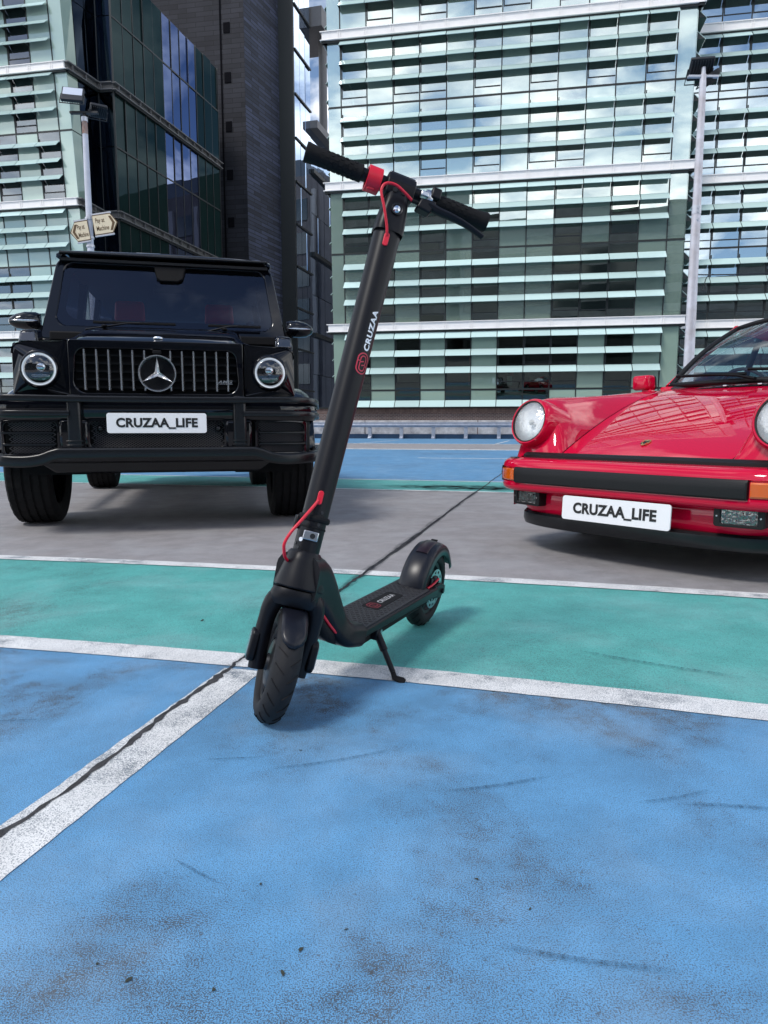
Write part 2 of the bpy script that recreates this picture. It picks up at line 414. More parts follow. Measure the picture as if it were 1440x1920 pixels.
# thin smeared dirt, tyre scuffs and an oil spill: sheets with broken cover
def smear(name, col, cover, sc, stretch, soft=True, asp=1.0):
    m = bpy.data.materials.new(name); m.use_nodes = True; t = m.node_tree; L = t.links.new; t.nodes.clear()
    o = N(t, 'ShaderNodeOutputMaterial'); mxs = N(t, 'ShaderNodeMixShader'); tr = N(t, 'ShaderNodeBsdfTransparent'); df = N(t, 'ShaderNodeBsdfDiffuse'); df.inputs[0].default_value = (*col, 1)
    tcn = N(t, 'ShaderNodeTexCoord'); mp = N(t, 'ShaderNodeMapping'); mp.inputs['Scale'].default_value = stretch; L(tcn.outputs['Object'], mp.inputs[0])
    n = N(t, 'ShaderNodeTexNoise'); n.inputs['Scale'].default_value = sc; n.inputs['Detail'].default_value = 7; n.inputs['Roughness'].default_value = 0.7; L(mp.outputs[0], n.inputs['Vector'])
    r = N(t, 'ShaderNodeMapRange'); r.inputs[1].default_value = 0.38; r.inputs[2].default_value = 0.72; r.inputs[3].default_value = 0; r.inputs[4].default_value = cover; L(n.outputs['Fac'], r.inputs[0])
    uv = N(t, 'ShaderNodeTexCoord'); sp = N(t, 'ShaderNodeSeparateXYZ'); L(uv.outputs['Generated'], sp.inputs[0])
    def tri(i):
        a = N(t, 'ShaderNodeMath', operation='SUBTRACT'); L(sp.outputs[i], a.inputs[0]); a.inputs[1].default_value = 0.5
        a2 = N(t, 'ShaderNodeMath', operation='MULTIPLY'); L(a.outputs[0], a2.inputs[0]); L(a.outputs[0], a2.inputs[1]); return a2.outputs[0]
    s1 = N(t, 'ShaderNodeMath', operation='ADD'); L(tri(0), s1.inputs[0]); L(tri(1), s1.inputs[1])
    r2 = N(t, 'ShaderNodeMapRange'); r2.interpolation_type = 'SMOOTHSTEP'; r2.inputs[1].default_value = 0.25; r2.inputs[2].default_value = 0.02; r2.inputs[3].default_value = 0; r2.inputs[4].default_value = 1; L(s1.outputs[0], r2.inputs[0])
    mu = N(t, 'ShaderNodeMath', operation='MULTIPLY'); L(r.outputs[0], mu.inputs[0]); L(r2.outputs[0], mu.inputs[1])
    L(mu.outputs[0], mxs.inputs[0]); L(tr.outputs[0], mxs.inputs[1]); L(df.outputs[0], mxs.inputs[2]); L(mxs.outputs[0], o.inputs[0])
    return m
M_scuff = smear('tyre_scuff', (0.03, 0.055, 0.085), 0.75, 14, (6, 1, 1))
M_oil = smear('oil_spill', (0.012, 0.014, 0.014), 1.4, 5, (1, 1, 1))
M_dirt = smear('ground_in_dirt', (0.035, 0.04, 0.05), 0.8, 30, (.35, 1, 1))
def smear_sheet(name, m, c, ax, l, w, z, curve=0.0):
    ax = Vector((ax[0], ax[1], 0)).normalized(); ay = Vector((-ax.y, ax.x, 0)); rows = [[], []]
    for i in range(13):
        t_ = i / 12 * 2 - 1
        p = Vector((c[0], c[1], 0)) + ax * (l * t_) + ay * (curve * t_ * t_)
        rows[0].append(p - ay * w); rows[1].append(p + ay * w)
    mb = MB().grid(rows); a = math.atan2(ax.y, ax.x); ctr = Vector((c[0], c[1], 0)); Rz = Matrix.Rotation(-a, 3, 'Z')
    mb.xf(lambda p: Rz @ (p - ctr))
    o = structure(mb.build(name, m, smooth=0)); o.location = (c[0], c[1], z); o.rotation_euler = (0, 0, a); return o
for i, (c, ax, l, w, cu) in enumerate([((0.215, 1.235), (1, 0.28), .12, .006, .01), ((-0.10, 1.33), (1, 0.35), .14, .005, .012), ((0.60, 1.165), (1, -0.1), .10, .006, -.006), ((-0.30, 1.34), (1, 0.1), .07, .004, 0), ((0.52, 1.19), (1, .3), .09, .004, .01),
        ((0.75, 1.9), (1, -.6), .25, .01, .02), ((-.85, 1.52), (1, .1), .12, .006, 0), ((0.25, 0.80), (1, -0.2), .12, .006, .01), ((-.28, .98), (1, -.7), .06, .004, 0)]):
    smear_sheet('tyre_scuff', M_scuff, c, ax, l, w, 0.0054 + i * .0002, cu)
smear_sheet('oil_spill', M_oil, (0.93, 7.6), (1, -.25), 1.15, .36, 0.0054)
for i, (u_, v_) in enumerate(((-.873, 2.2), (-.868, 3.0), (-.87, 3.9), (-.873, 4.8), (-.873, 5.8), (-.873, 6.8))):
    q_ = gp(u_, v_); smear_sheet('joint_dirt', M_dirt, (q_.x, q_.y), (GV.x, GV.y), (.62), .034, 0.0060 + i * .0002)
# scraps lying on the paint
M_leaf = mat('dead_leaf', (0.035, 0.04, 0.03), 0.9, bump=(300, 0.6, .002))
for i, (x, y, s_) in enumerate([(-.178, .953, .0042), (-.353, .80, .005), (-.305, .775, .007), (-.105, .825, .008), (-.122, .785, .007), (-.20, .76, .005), (.135, .965, .005), (.27, 1.71, .012), (-.62, 2.36, .014), (-.17, 1.38, .005), (-.05, .86, .004), (.2, .9, .004)]):
    mb = MB(); pts = []
    n_ = 9
    for k in range(n_):
        a = 2 * PI * k / n_; rr = s_ * random.uniform(.45, 1.1)
        pts.append((rr * math.cos(a) * .8, rr * math.sin(a) * .45, random.uniform(0, .001)))
    mb.extrude(pts, (0, 0, .0005))
    o = mb.build('leaf_scrap', M_leaf, smooth=0); o.location = (x, y, .0030 if y < 1.5 else .0022); o.rotation_euler = (0, 0, random.uniform(0, 6))
    tag(o, 'tiny dark scrap of dead leaf lying on the painted deck', 'leaf', 'leaf scraps on the deck')

# ================================================================== BUILDINGS
M_opal = mat('fritted_louvre_glass', (0.52, 0.69, 0.67), 0.12, spec=0.5, coat=0.3)
_t = M_opal.node_tree; _oi = N(_t, 'ShaderNodeObjectInfo'); _hs = N(_t, 'ShaderNodeHueSaturation'); _hs.inputs['Color'].default_value = (0.52, 0.69, 0.67, 1)
_mr = N(_t, 'ShaderNodeMapRange'); _mr.inputs[3].default_value = 0.84; _mr.inputs[4].default_value = 1.08; _t.links.new(_oi.outputs['Random'], _mr.inputs[0]); _t.links.new(_mr.outputs[0], _hs.inputs['Value']); _t.links.new(_hs.outputs[0], _t.nodes['Principled BSDF'].inputs['Base Color'])
M_lback = mat('louvre_back_shade', (.075, .115, .105), .4)  # shade of the blade undersides put into the colour, mirrors as dark bands
M_bracket = mat('louvre_bracket', (0.03, 0.035, 0.035), 0.5, metal=0.3)
M_mull = mat('dark_mullion', (0.018, 0.022, 0.022), 0.45, metal=0.2)
M_beam = mat('off_white_painted_steel', (0.86, 0.84, 0.82), 0.5, var=(3, 0.06))
M_vis = glass('vision_glass', (0.42, 0.55, 0.50), refl=0.48, gloss=(0.90, 0.97, 0.95), bump=(0.7, 0.035))
M_visw = glass('clear_vision_glass', (0.35, 0.5, 0.5), refl=0.50, gloss=(0.88, 0.97, 1.0), bump=(0.7, 0.04))
M_viss = glass('sky_tint_side_glass', (0.10, 0.16, 0.18), refl=0.22, gloss=(0.50, 0.62, 1.0), bump=(0.5, 0.05))  # blue mirror tint paints a sky reflection into some side bays
def opaque_glass(name, col, refl, gl=(0.9, 1, 0.98)):
    m = bpy.data.materials.new(name); m.use_nodes = True; t = m.node_tree; t.nodes.clear(); L = t.links.new
    o = N(t, 'ShaderNodeOutputMaterial'); mxs = N(t, 'ShaderNodeMixShader'); df = N(t, 'ShaderNodeBsdfDiffuse'); g = N(t, 'ShaderNodeBsdfGlossy'); g.inputs['Roughness'].default_value = 0.01; g.inputs['Color'].default_value = (*gl, 1)
    df.inputs[0].default_value = (*col, 1)
    oi = N(t, 'ShaderNodeObjectInfo'); hs = N(t, 'ShaderNodeHueSaturation'); hs.inputs['Color'].default_value = (*col, 1)
    mr = N(t, 'ShaderNodeMapRange'); mr.inputs[3].default_value = 0.86; mr.inputs[4].default_value = 1.1; L(oi.outputs['Random'], mr.inputs[0]); L(mr.outputs[0], hs.inputs['Value']); L(hs.outputs[0], df.inputs[0])
    fr = N(t, 'ShaderNodeFresnel'); fr.inputs[0].default_value = 1.5; ad = N(t, 'ShaderNodeMath', operation='ADD', use_clamp=True); ad.inputs[1].default_value = refl
    tcn = N(t, 'ShaderNodeTexCoord'); n = N(t, 'ShaderNodeTexNoise'); n.inputs['Scale'].default_value = 0.6; n.inputs['Detail'].default_value = 1; L(tcn.outputs['Object'], n.inputs['Vector'])
    bp = N(t, 'ShaderNodeBump'); bp.inputs['Strength'].default_value = 0.04; bp.inputs['Distance'].default_value = 0.05; L(n.outputs['Fac'], bp.inputs['Height']); L(bp.outputs[0], g.inputs['Normal'])
    L(fr.outputs[0], ad.inputs[0]); L(ad.outputs[0], mxs.inputs[0]); L(df.outputs[0], mxs.inputs[1]); L(g.outputs[0], mxs.inputs[2]); L(mxs.outputs[0], o.inputs[0])
    return m
M_opq = opaque_glass('back_painted_glass', (0.24, 0.335, 0.28), 0.42)
M_opq0 = opaque_glass('ground_floor_painted_glass', (0.25, 0.345, 0.285), 0.02)
M_vis0 = glass('ground_floor_glass', (0.50, 0.62, 0.57), refl=0.03, gloss=(0.90, 0.97, 0.95), bump=(0.7, 0.035))
M_visn = glass('corner_glass', (0.10, 0.15, 0.18), refl=0.02, gloss=(0.30, 0.40, 0.55), bump=(0.5, 0.05))
M_opqd = opaque_glass('dark_green_glass', (0.010, 0.024, 0.022), -0.02, (0.26, 0.36, 0.40))
M_int = mat('office_interior', (0.05, 0.055, 0.055), 0.9, var=(0.8, 0.6))
M_slab = mat('floor_slab', (0.14, 0.145, 0.14), 0.9)
M_blind = mat('window_blind', (0.35, 0.38, 0.36), 0.9)
M_box = mat('cardboard', (0.28, 0.2, 0.13), 0.9)
M_red = mat('red_furniture', (0.5, 0.02, 0.02), 0.6)
M_wbox = mat('white_box', (0.6, 0.6, 0.58), 0.8)

class Fac:
    def __init__(s, O, ang, lean=0.0, shear=0.0):
        s.O = Vector((O[0], O[1], 0)); s.r = Vector((math.cos(ang), -math.sin(ang), 0)); s.n = Vector((-math.sin(ang), -math.cos(ang), 0)); s.ang = ang
        s.w = Vector((0, 0, 1)) + s.n * lean + s.r * shear
    def P(s, a, z, d=0.0):
        return s.O + s.r * a + s.w * z + s.n * d
    def D(s, a, z, d):
        return s.r * a + s.w * z + s.n * d
    def slab(s, mb, a0, a1, z0, z1, d0, d1, mi=0, rel=False):
        g = s.D if rel else s.P
        return mb.hexa([g(a0, z0, d0), g(a1, z0, d0), g(a1, z0, d1), g(a0, z0, d1), g(a0, z1, d0), g(a1, z1, d0), g(a1, z1, d1), g(a0, z1, d1)], mi)

def curtain(root, F, nb, bands, louv, beams, transoms, vis, m_vis, m_opq, bay=1.5, z0=1.85, z1=30.0, ends=(0.75, 0.9), seed=1, m_end=None, lv_ends=(0, 0), skip_l=None, beam_ext=(0.35, 0.35), low=None):
    rnd = random.Random(seed); off = root.location.copy()
    m_end = m_end or m_opq
    zs = bands
    # panes
    cache = {}
    for k in range(nb):
        for j in range(len(zs) - 1):
            a, b = zs[j] + 0.03, zs[j + 1] - 0.03
            key = (round(b - a, 3), bool(low and j < low[2]))
            if key not in cache:
                me = {}
                for nm, mm in (('v', low[0] if key[1] else m_vis), ('o', low[1] if key[1] else m_opq)):
                    mb = MB(); F.slab(mb, -bay / 2 + .03, bay / 2 - .03, -(b - a) / 2, (b - a) / 2, -0.03, 0.0, rel=True); me[nm] = mb.mesh('pane', mm, smooth=0)
                cache[key] = me
            isv = vis(k, j, rnd)
            o = link('pane', cache[key]['v' if isv else 'o'], root, F.P((k + .5) * bay, (a + b) / 2) - off)
            o.rotation_euler = (rnd.gauss(0, .004), rnd.gauss(0, .0006), rnd.gauss(0, .004))
            if isv:
                mb = None
                if ('s', ) not in cache:
                    mb = MB(); F.slab(mb, -bay / 2 + .05, bay / 2 - .05, 0.0, 0.05, -.02, .035, rel=True)
                    F.slab(mb, -bay / 2 + .05, -bay / 2 + .10, 0.05, 3.2, -.02, .03, rel=True)
                    cache[('s', )] = mb.mesh('window_frame', M_mull, smooth=0)
                if (b - a) > 3.2:
                    link('window_frame', cache[('s', )], root, F.P((k + .5) * bay, a + .38) - off)
    for e, wd in ((0, ends[0]), (1, ends[1])):
        if wd:
            for j in range(len(zs) - 1):
                a0 = -wd if e == 0 else nb * bay + .03
                mb = MB(); F.slab(mb, a0, a0 + wd - .03, zs[j] + .03, zs[j + 1] - .03, -.03, 0); mb.build('end_panel', low[1] if low and j < low[2] else m_end, root, smooth=0, off=off)
    for k in range(nb + 1):
        mb = MB(); F.slab(mb, k * bay - .03, k * bay + .03, z0, z1, -.10, .03); mb.build('mullion', M_mull, root, smooth=0, off=off)
    for z in transoms:
        mb = MB(); F.slab(mb, -ends[0], nb * bay + ends[1], z - .05, z + .05, -.08, .025); mb.build('transom', M_mull, root, smooth=0, off=off)
    for z in beams:
        mb = MB(); a0, a1 = -ends[0] - beam_ext[0], nb * bay + ends[1] + beam_ext[1]
        F.slab(mb, a0, a1, z + .42, z + .46, -.05, .30); F.slab(mb, a0, a1, z, z + .04, -.05, .28); F.slab(mb, a0 + .1, a1 - .1, z + .04, z + .42, -.05, .235)
        for k in range(nb + 1):
            for dd in (-.09, .04):
                F.slab(mb, k * bay + dd, k * bay + dd + .05, z + .04, z + .42, .235, .272)
        mb.build('floor_beam', M_beam, root, smooth=0, off=off)
        mb = MB(); F.slab(mb, a0 + .05, a1 - .05, z - .11, z - .001, -.05, .16); mb.build('beam_gasket', M_mull, root, smooth=0, off=off)
    # one louvre blade, shared by all
    mb = MB(); h = bay / 2 - .022
    g = F.D
    q = [g(-h, .385, .09), g(h, .385, .09), g(h, 0, .50), g(-h, 0, .50)]
    th = g(0, -.018, -.018)
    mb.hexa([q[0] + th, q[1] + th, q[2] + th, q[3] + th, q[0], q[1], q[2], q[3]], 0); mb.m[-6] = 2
    for e in (-h - .012,):
        mb.add([g(e - .012, .34, .0), g(e - .012, .02, .44), g(e - .012, .0, .0), g(e + .012, .34, .0), g(e + .012, .02, .44), g(e + .012, .0, .0)], [(0, 1, 2), (5, 4, 3), (0, 3, 4, 1), (1, 4, 5, 2), (2, 5, 3, 0)], 1)
        F.slab(mb, e - .02, e + .02, .02, .30, 0.0, .10, 1, rel=True)
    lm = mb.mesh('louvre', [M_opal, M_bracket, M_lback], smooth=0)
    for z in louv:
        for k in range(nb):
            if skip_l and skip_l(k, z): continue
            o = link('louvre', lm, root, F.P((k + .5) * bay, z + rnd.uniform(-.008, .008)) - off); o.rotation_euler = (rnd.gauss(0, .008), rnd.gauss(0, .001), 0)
    return

LEVELS = [1.85, 2.80, 6.24, 6.70, 10.71, 14.18, 14.64, 18.68, 22.10, 22.56, 26.6, 30.0]
LBANDS = [2.80, 6.22, 6.72, 10.71, 14.16, 14.66, 18.68, 22.08, 22.58, 26.6, 30.0]
BEAMS = [6.24, 14.18, 22.10]
TRANS = [2.80, 10.71, 18.68, 26.6]
LOUV = [1.80] + [3.74 + i for i in range(3)] + [7.72 + i for i in range(3)] + [11.70 + i for i in range(3)] + [15.70 + i for i in range(3)] + [19.68 + i for i in range(3)] + [23.66 + i for i in range(3)]
ANG = 0.1843
def interior(root, F, width, zs, depth=5.0, m=None, a0=0.0):
    off = root.location
    for z in zs:
        mb = MB(); F.slab(mb, a0 - .6, a0 + width + .6, z - .30, z - .02, -depth, -.14); mb.build('floor_slab', M_slab, root, smooth=0, off=off)
    mb = MB(); F.slab(mb, a0 - .6, a0 + width + .6, 1.0, 29, -depth - .2, -depth); mb.build('core_wall', M_int, root, smooth=0, off=off)

# ---- main glass office
OM = (-2.241, 43.939)
FM = Fac(OM, ANG, 0.056)
main = empty('glass_office_building', (OM[0], OM[1], 0))
tag(main, 'large green glass office block with rows of pale glass louvres facing the car park', 'building')
VIS = {}
rv = random.Random(5)
PAT = {0: 'v.vv.v.v.v..v'[:12], 1: 'vv.v.v..vv.v', 2: 'v..v.v.v.vv.', 3: 'vv.v.vv..v.v', 4: 'v.vv..v.vv.v'}
pats = ['v.v.v.vvv.v.', 'v.v.v.vvv.v.', None, 'vv.v.v.vvv..', 'vv.v.v.vvv..', None, 'v..v.v..vv.v', 'v.vvv.v.v..v', None, 'vv.v.v.vv.v.', 'v.v.vv.v.v.v']
def vis_main(k, j, r):
    pt = ['vv.v.vvv.v.v', '', 'vv.v.v.vvv.', 'v..v.v.vvv..'][0]
    table = {0: 'v.v.v.vvv.v.', 2: '.v.v.v..vvv.', 3: 'vv.v.v..v.v.', 5: 'v..v.v.vv..v', 6: 'v.vv.v.v.v.v', 8: '.v.v.vv.v.v.', 9: 'v.v.v.v.vv..'}
    s_ = table.get(j)
    return bool(s_) and s_[k] == 'v'
curtain(main, FM, 12, LBANDS, LOUV, BEAMS, TRANS, vis_main, M_vis, M_opq, z0=1.9, z1=30, seed=11, low=(M_vis0, M_opq0, 1))
# ground row panes under the first transom
rnd = random.Random(3)
for k in range(12):
    mb = MB(); FM.slab(mb, k * 1.5 + .03, k * 1.5 + 1.47, 1.88, 2.75, -.03, 0); mb.build('pane', M_vis0 if k in (0, 2, 4, 6, 7, 10) else M_opq0, main, smooth=0, off=main.location)
for a0, a1 in ((-.75, -.03), (18.03, 18.9)):
    mb = MB(); FM.slab(mb, a0, a1, 1.88, 2.75, -.03, 0); mb.build('end_panel', M_opq0, main, smooth=0, off=main.location)
interior(main, FM, 18, [2.75, 6.6, 10.7, 14.5, 18.6, 22.4, 26.6], 6.0)
def brick_mat(name, c1, c2, mortar, scale, bw, bh, msz=0.02, rough=0.85, bump=0.4, contrast=1.0):
    m = bpy.data.materials.new(name); m.use_nodes = True; t = m.node_tree; b = t.nodes['Principled BSDF']; L = t.links.new
    at = N(t, 'ShaderNodeUVMap'); br = N(t, 'ShaderNodeTexBrick'); br.inputs['Scale'].default_value = scale; br.inputs['Brick Width'].default_value = bw; br.inputs['Row Height'].default_value = bh; br.inputs['Mortar Size'].default_value = msz
    br.inputs['Color1'].default_value = (*c1, 1); br.inputs['Color2'].default_value = (*c2, 1); br.inputs['Mortar'].default_value = (*mortar, 1); br.inputs['Bias'].default_value = 0.0
    L(at.outputs[0], br.inputs['Vector'])
    n = N(t, 'ShaderNodeTexNoise'); n.inputs['Scale'].default_value = 0.35; n.inputs['Detail'].default_value = 8; L(at.outputs[0], n.inputs['Vector'])
    mr = N(t, 'ShaderNodeMapRange'); mr.inputs[1].default_value = .3; mr.inputs[2].default_value = .7; mr.inputs[3].default_value = .75; mr.inputs[4].default_value = 1.15; L(n.outputs['Fac'], mr.inputs[0])
    hs = N(t, 'ShaderNodeHueSaturation'); L(br.outputs['Color'], hs.inputs['Color']); L(mr.outputs[0], hs.inputs['Value']); L(hs.outputs[0], b.inputs['Base Color'])
    bp = N(t, 'ShaderNodeBump'); bp.inputs['Strength'].default_value = bump; bp.inputs['Distance'].default_value = 0.02; bp.invert = True; L(br.outputs['Fac'], bp.inputs['Height']); L(bp.outputs[0], b.inputs['Normal'])
    b.inputs['Roughness'].default_value = rough
    return m
def wall_uv(name, m, A, B, z0, z1, thick, root=None, off=(0, 0, 0)):
    """upright wall slab from A to B (outer face), uv in metres"""
    A = Vector((A[0], A[1], 0)); B = Vector((B[0], B[1], 0)); d = (B - A); ln = d.length; d.normalize(); n = Vector((-d.y, d.x, 0)) * thick
    pts = [A, B, B + n, A + n]
    mb = MB(); mb.hexa([p + Vector((0, 0, z0)) for p in pts] + [p + Vector((0, 0, z1)) for p in pts])
    o = mb.build(name, m, root, smooth=0, off=off, recalc=False)
    me = o.data; uv = me.uv_layers.new(name='UVMap')
    ofs = Vector(off)
    for poly in me.polygons:
        for li in poly.loop_indices:
            p = me.vertices[me.loops[li].vertex_index].co + ofs
            uv.data[li].uv = ((p - A).dot(d) + (p - A).dot(n.normalized()), p.z)
    return o
M_brick = brick_mat('plum_brick', (0.085, 0.055, 0.055), (0.14, 0.09, 0.085), (0.22, 0.20, 0.19), 1.0, 0.225, 0.085, 0.012)
M_sold = brick_mat('soldier_course', (0.14, 0.09, 0.08), (0.22, 0.15, 0.13), (0.10, 0.08, 0.08), 1.0, 0.085, 0.30, 0.012)
A_, B_ = FM.P(-4.0, 0, .14), FM.P(22, 0, .14)
wall_uv('brick_plinth', M_brick, A_, B_, -.2, 1.42, .5, main, main.location)
A_, B_ = FM.P(-4.0, 0, .155), FM.P(22, 0, .155)
wall_uv('brick_soldier_course', M_sold, A_, B_, 1.423, 1.72, .5, main, main.location)
mb = MB(); FM.slab(mb, -4, 22, 1.722, 1.80, -.3, .17); mb.build('plinth_coping', M_mull, main, smooth=0, off=main.location)
# room contents seen through the ground storey
for a, z, sx, sz, m_ in [(7.3, 3.1, .30, .75, M_red), (7.95, 3.1, .28, .30, M_wbox), (7.95, 3.42, .26, .25, M_wbox), (8.0, 3.7, .2, .2, M_box), (9.6, 3.05, .3, .55, M_wbox), (9.75, 3.6, .22, .25, M_red), (10.9, 3.05, 1.1, .5, M_box), (4.4, 3.1, .3, .9, M_red), (7.35, 4.35, .35, .35, M_red), (4.45, 4.3, .25, .5, M_red),
        (3.3, 11.2, .5, .5, M_box), (10.4, 12.9, .5, .5, M_box), (6.1, 7.0, .6, .35, M_wbox), (9.2, 7.0, .5, .3, M_box)]:
    mb = MB(); FM.slab(mb, a, a + sx, z, z + sz, -1.1, -.7); mb.build('stored_box', m_, main, smooth=0, off=main.location, bevel=.01)
mb = MB()
for i in range(3):
    for j in range(2):
        mb.lathe([(.055, 0), (.12, 0), (.12, .3), (.055, .3)], FM.P(11.55 + i * .25, 3.17 + j * .25, -.85), FM.n, 14, close=True)
mb.build('paper_rolls', M_wbox, main, off=main.location)
rnd = random.Random(21)
for j, (za, zb) in enumerate(((6.72, 10.6), (10.75, 14.1), (14.66, 18.6), (18.7, 22.0))):
    for k in range(12):
        if rnd.random() < .35:
            dr = rnd.uniform(.3, 1.6); mb = MB(); FM.slab(mb, k * 1.5 + .1, k * 1.5 + 1.4, zb - dr, zb, -.22, -.18); mb.build('roller_blind', M_blind, main, smooth=0, off=main.location)
# left and right returns of the block, with the louvre ends that show in profile
FL = Fac(FM.P(-.78, 0) + Vector((0.0, 0, 0)) + Vector((math.sin(ANG), math.cos(ANG), 0)) * 15, ANG, 0, 0)
FL.r = -Vector((math.sin(ANG), math.cos(ANG), 0)); FL.n = Vector((-math.cos(ANG), math.sin(ANG), 0)); FL.w = Vector((0, 0, 1)) + FM.n * .056 * 0.5
FL.w = Vector((0, 0, 1)) + FM.n * .056
FL.O = FM.P(-.78, 0) + Vector((math.sin(ANG), math.cos(ANG), 0)) * 15.0
curtain(main, FL, 9, LBANDS, LOUV[1:], BEAMS, TRANS, lambda k, j, r: j not in (1, 4, 7) and (k + j) % 3 == 0, M_vis, M_opq, z0=1.9, z1=30, ends=(0, 1.4), seed=31, beam_ext=(0, 0.3))
FR = Fac((0, 0), ANG); FR.r = Vector((math.sin(ANG), math.cos(ANG), 0)); FR.n = Vector((math.cos(ANG), -math.sin(ANG), 0)); FR.w = Vector((0, 0, 1)) + FM.n * .056
FR.O = FM.P(18.95, 0) + FR.r * .35
curtain(main, FR, 2, LBANDS, LOUV[1:], BEAMS, TRANS, lambda k, j, r: False, M_vis, M_opq, z0=1.9, z1=30, ends=(.3, 0), seed=37, beam_ext=(.3, 0))
mb = MB(); mb.hexa([FM.P(-.5, 30.02, 0), FM.P(18.5, 30.02, 0), FM.P(18.5, 30.02, -15), FM.P(-.5, 30.02, -15), FM.P(-.5, 30.4, .1), FM.P(18.5, 30.4, .1), FM.P(18.5, 30.4, -15), FM.P(-.5, 30.4, -15)]); mb.build('roof', M_beam, main, smooth=0, off=main.location)

# ---- wing set back on the right
OW = Vector((17.40, 42.15, 0)) - Vector((math.cos(ANG), -math.sin(ANG), 0)) * .30
FW = Fac(OW, ANG)
wing = empty('glass_office_wing', OW)
tag(wing, 'set-back glass office wing reflecting blue sky behind the right lamp post', 'building')
curtain(wing, FW, 9, LBANDS, LOUV[1:], BEAMS, TRANS, lambda k, j, r: j not in (1, 4, 7), M_visw, M_opq, z0=.2, z1=30, ends=(1.3, .6), seed=41, beam_ext=(0, 0))
for k in range(9):
    mb = MB(); FW.slab(mb, k * 1.5 + .03, k * 1.5 + 1.47, .2, 2.75, -.03, 0); mb.build('pane', M_visw, wing, smooth=0, off=wing.location)
interior(wing, FW, 13.5, [2.75, 6.6, 10.7, 14.5, 18.6, 22.4, 26.6], 6.0)

# ---- left office block: louvred front, glazed side with a stepped corner
PL = Vector((-18.15, 45.78, 0))
nb = 6
M_visl = glass('corner_block_glass', (0.30, 0.40, 0.42), refl=0.14, gloss=(0.88, 0.92, 1.0), bump=(0.7, 0.04))
M_opql = opaque_glass('pale_green_painted_glass', (0.34, 0.46, 0.41), 0.10)
FLF = Fac(PL - Vector((math.cos(ANG), -math.sin(ANG), 0)) * (nb * 1.5 + .85), ANG, 0.0, -.052)
lblk = empty('glazed_corner_building', FLF.P(nb * .75, 0))
tag(lblk, 'glass corner office block behind the black car with dark green side glazing', 'building')
curtain(lblk, FLF, nb, [.2] + LBANDS, LOUV[1:], BEAMS, TRANS, lambda k, j, r: j not in (2, 5, 8) and r.random() < .5, M_visl, M_opql, z0=.2, z1=30, ends=(0, .85), seed=51, beam_ext=(0, .1))
interior(lblk, FLF, nb * 1.5, [2.75, 6.6, 10.7, 14.5, 18.6, 22.4, 26.6], 5.0)
E3 = Vector((.252, .968, 0)).normalized(); EN = Vector((E3.y, -E3.x, 0))
S1 = Vector((-18.43, 48.76, 0)); S2 = Vector((-17.42, 48.62, 0))
off = lblk.location
def vpanel(mb, A, B, z0, z1, th, mi=0):
    A = Vector(A); B = Vector(B); d = (B - A).normalized(); n = Vector((d.y, -d.x, 0)) * th
    mb.hexa([A + Vector((0, 0, z0)), B + Vector((0, 0, z0)), B + n + Vector((0, 0, z0)), A + n + Vector((0, 0, z0)), A + Vector((0, 0, z1)), B + Vector((0, 0, z1)), B + n + Vector((0, 0, z1)), A + n + Vector((0, 0, z1))], mi)
    return mb
ZB = [.2, 2.8, 6.22, 6.72, 10.71, 14.16, 14.66, 18.68, 22.08, 22.58, 26.6, 30.0]
def corner_at(z):
    return FLF.P(nb * 1.5 + .85, z)
# side face next to the slanting corner: two panes per band
for j in range(len(ZB) - 1):
    a, b = ZB[j] + .03, ZB[j + 1] - .03
    for i in range(3):
        mb = MB(); t0, t1 = i / 3 + .01, (i + 1) / 3 - .01
        def pt(t_, z):
            c_ = corner_at(z); return Vector((c_.x, c_.y, 0)).lerp(S1, t_) + Vector((0, 0, z))
        q = [pt(t0, a), pt(t1, a), pt(t1, b), pt(t0, b)]; nn = EN * .03
        mb.hexa([q[0], q[1], q[1] - nn, q[0] - nn, q[3], q[2], q[2] - nn, q[3] - nn])
        mb.build('pane', M_visn if i else M_opq0, lblk, smooth=0, off=off)
    mb = vpanel(MB(), S1, S2, a, b, .03); mb.build('pane', M_visn, lblk, smooth=0, off=off)
for p_ in (S1, S2):
    mb = MB(); mb.box(p_.x - .05, p_.x + .05, p_.y - .05, p_.y + .05, .2, 30); mb.build('mullion', M_mull, lblk, smooth=0, off=off)
NS = 12; SL = 14.4
for j in range(len(ZB) - 1):
    a, b = ZB[j] + .03, ZB[j + 1] - .03
    for i in range(NS):
        A = S2 + E3 * (SL * i / NS + .03); B = S2 + E3 * (SL * (i + 1) / NS - .03)
        mb = MB(); nn = EN * .03
        mb.hexa([A - nn + Vector((0, 0, a)), A + Vector((0, 0, a)), B + Vector((0, 0, a)), B - nn + Vector((0, 0, a)), A - nn + Vector((0, 0, b)), A + Vector((0, 0, b)), B + Vector((0, 0, b)), B - nn + Vector((0, 0, b))])
        o = mb.build('pane', M_viss if 5 <= i <= 8 else M_opqd, lblk, smooth=0, off=A * 1.0); o.location = A - off  # middle bays take the painted sky reflection, the rest stay dark green
        o.rotation_euler = (random.gauss(0, .001), random.gauss(0, .001), random.gauss(0, .0025))
for i in range(NS + 1):
    A = S2 + E3 * (SL * i / NS); mb = MB(); mb.obox(A + Vector((0, 0, 15.1)), E3 * .03, EN * .04, Vector((0, 0, 14.9))); mb.build('mullion', M_mull, lblk, smooth=0, off=off)
for z in TRANS:
    mb = MB(); mb.obox(S2 + E3 * (SL / 2) + Vector((0, 0, z)), E3 * (SL / 2), EN * .05, Vector((0, 0, .05))); mb.build('transom', M_mull, lblk, smooth=0, off=off)
M_beamg = mat('grey_painted_steel', (0.16, 0.155, 0.155), 0.5, var=(3, .15))
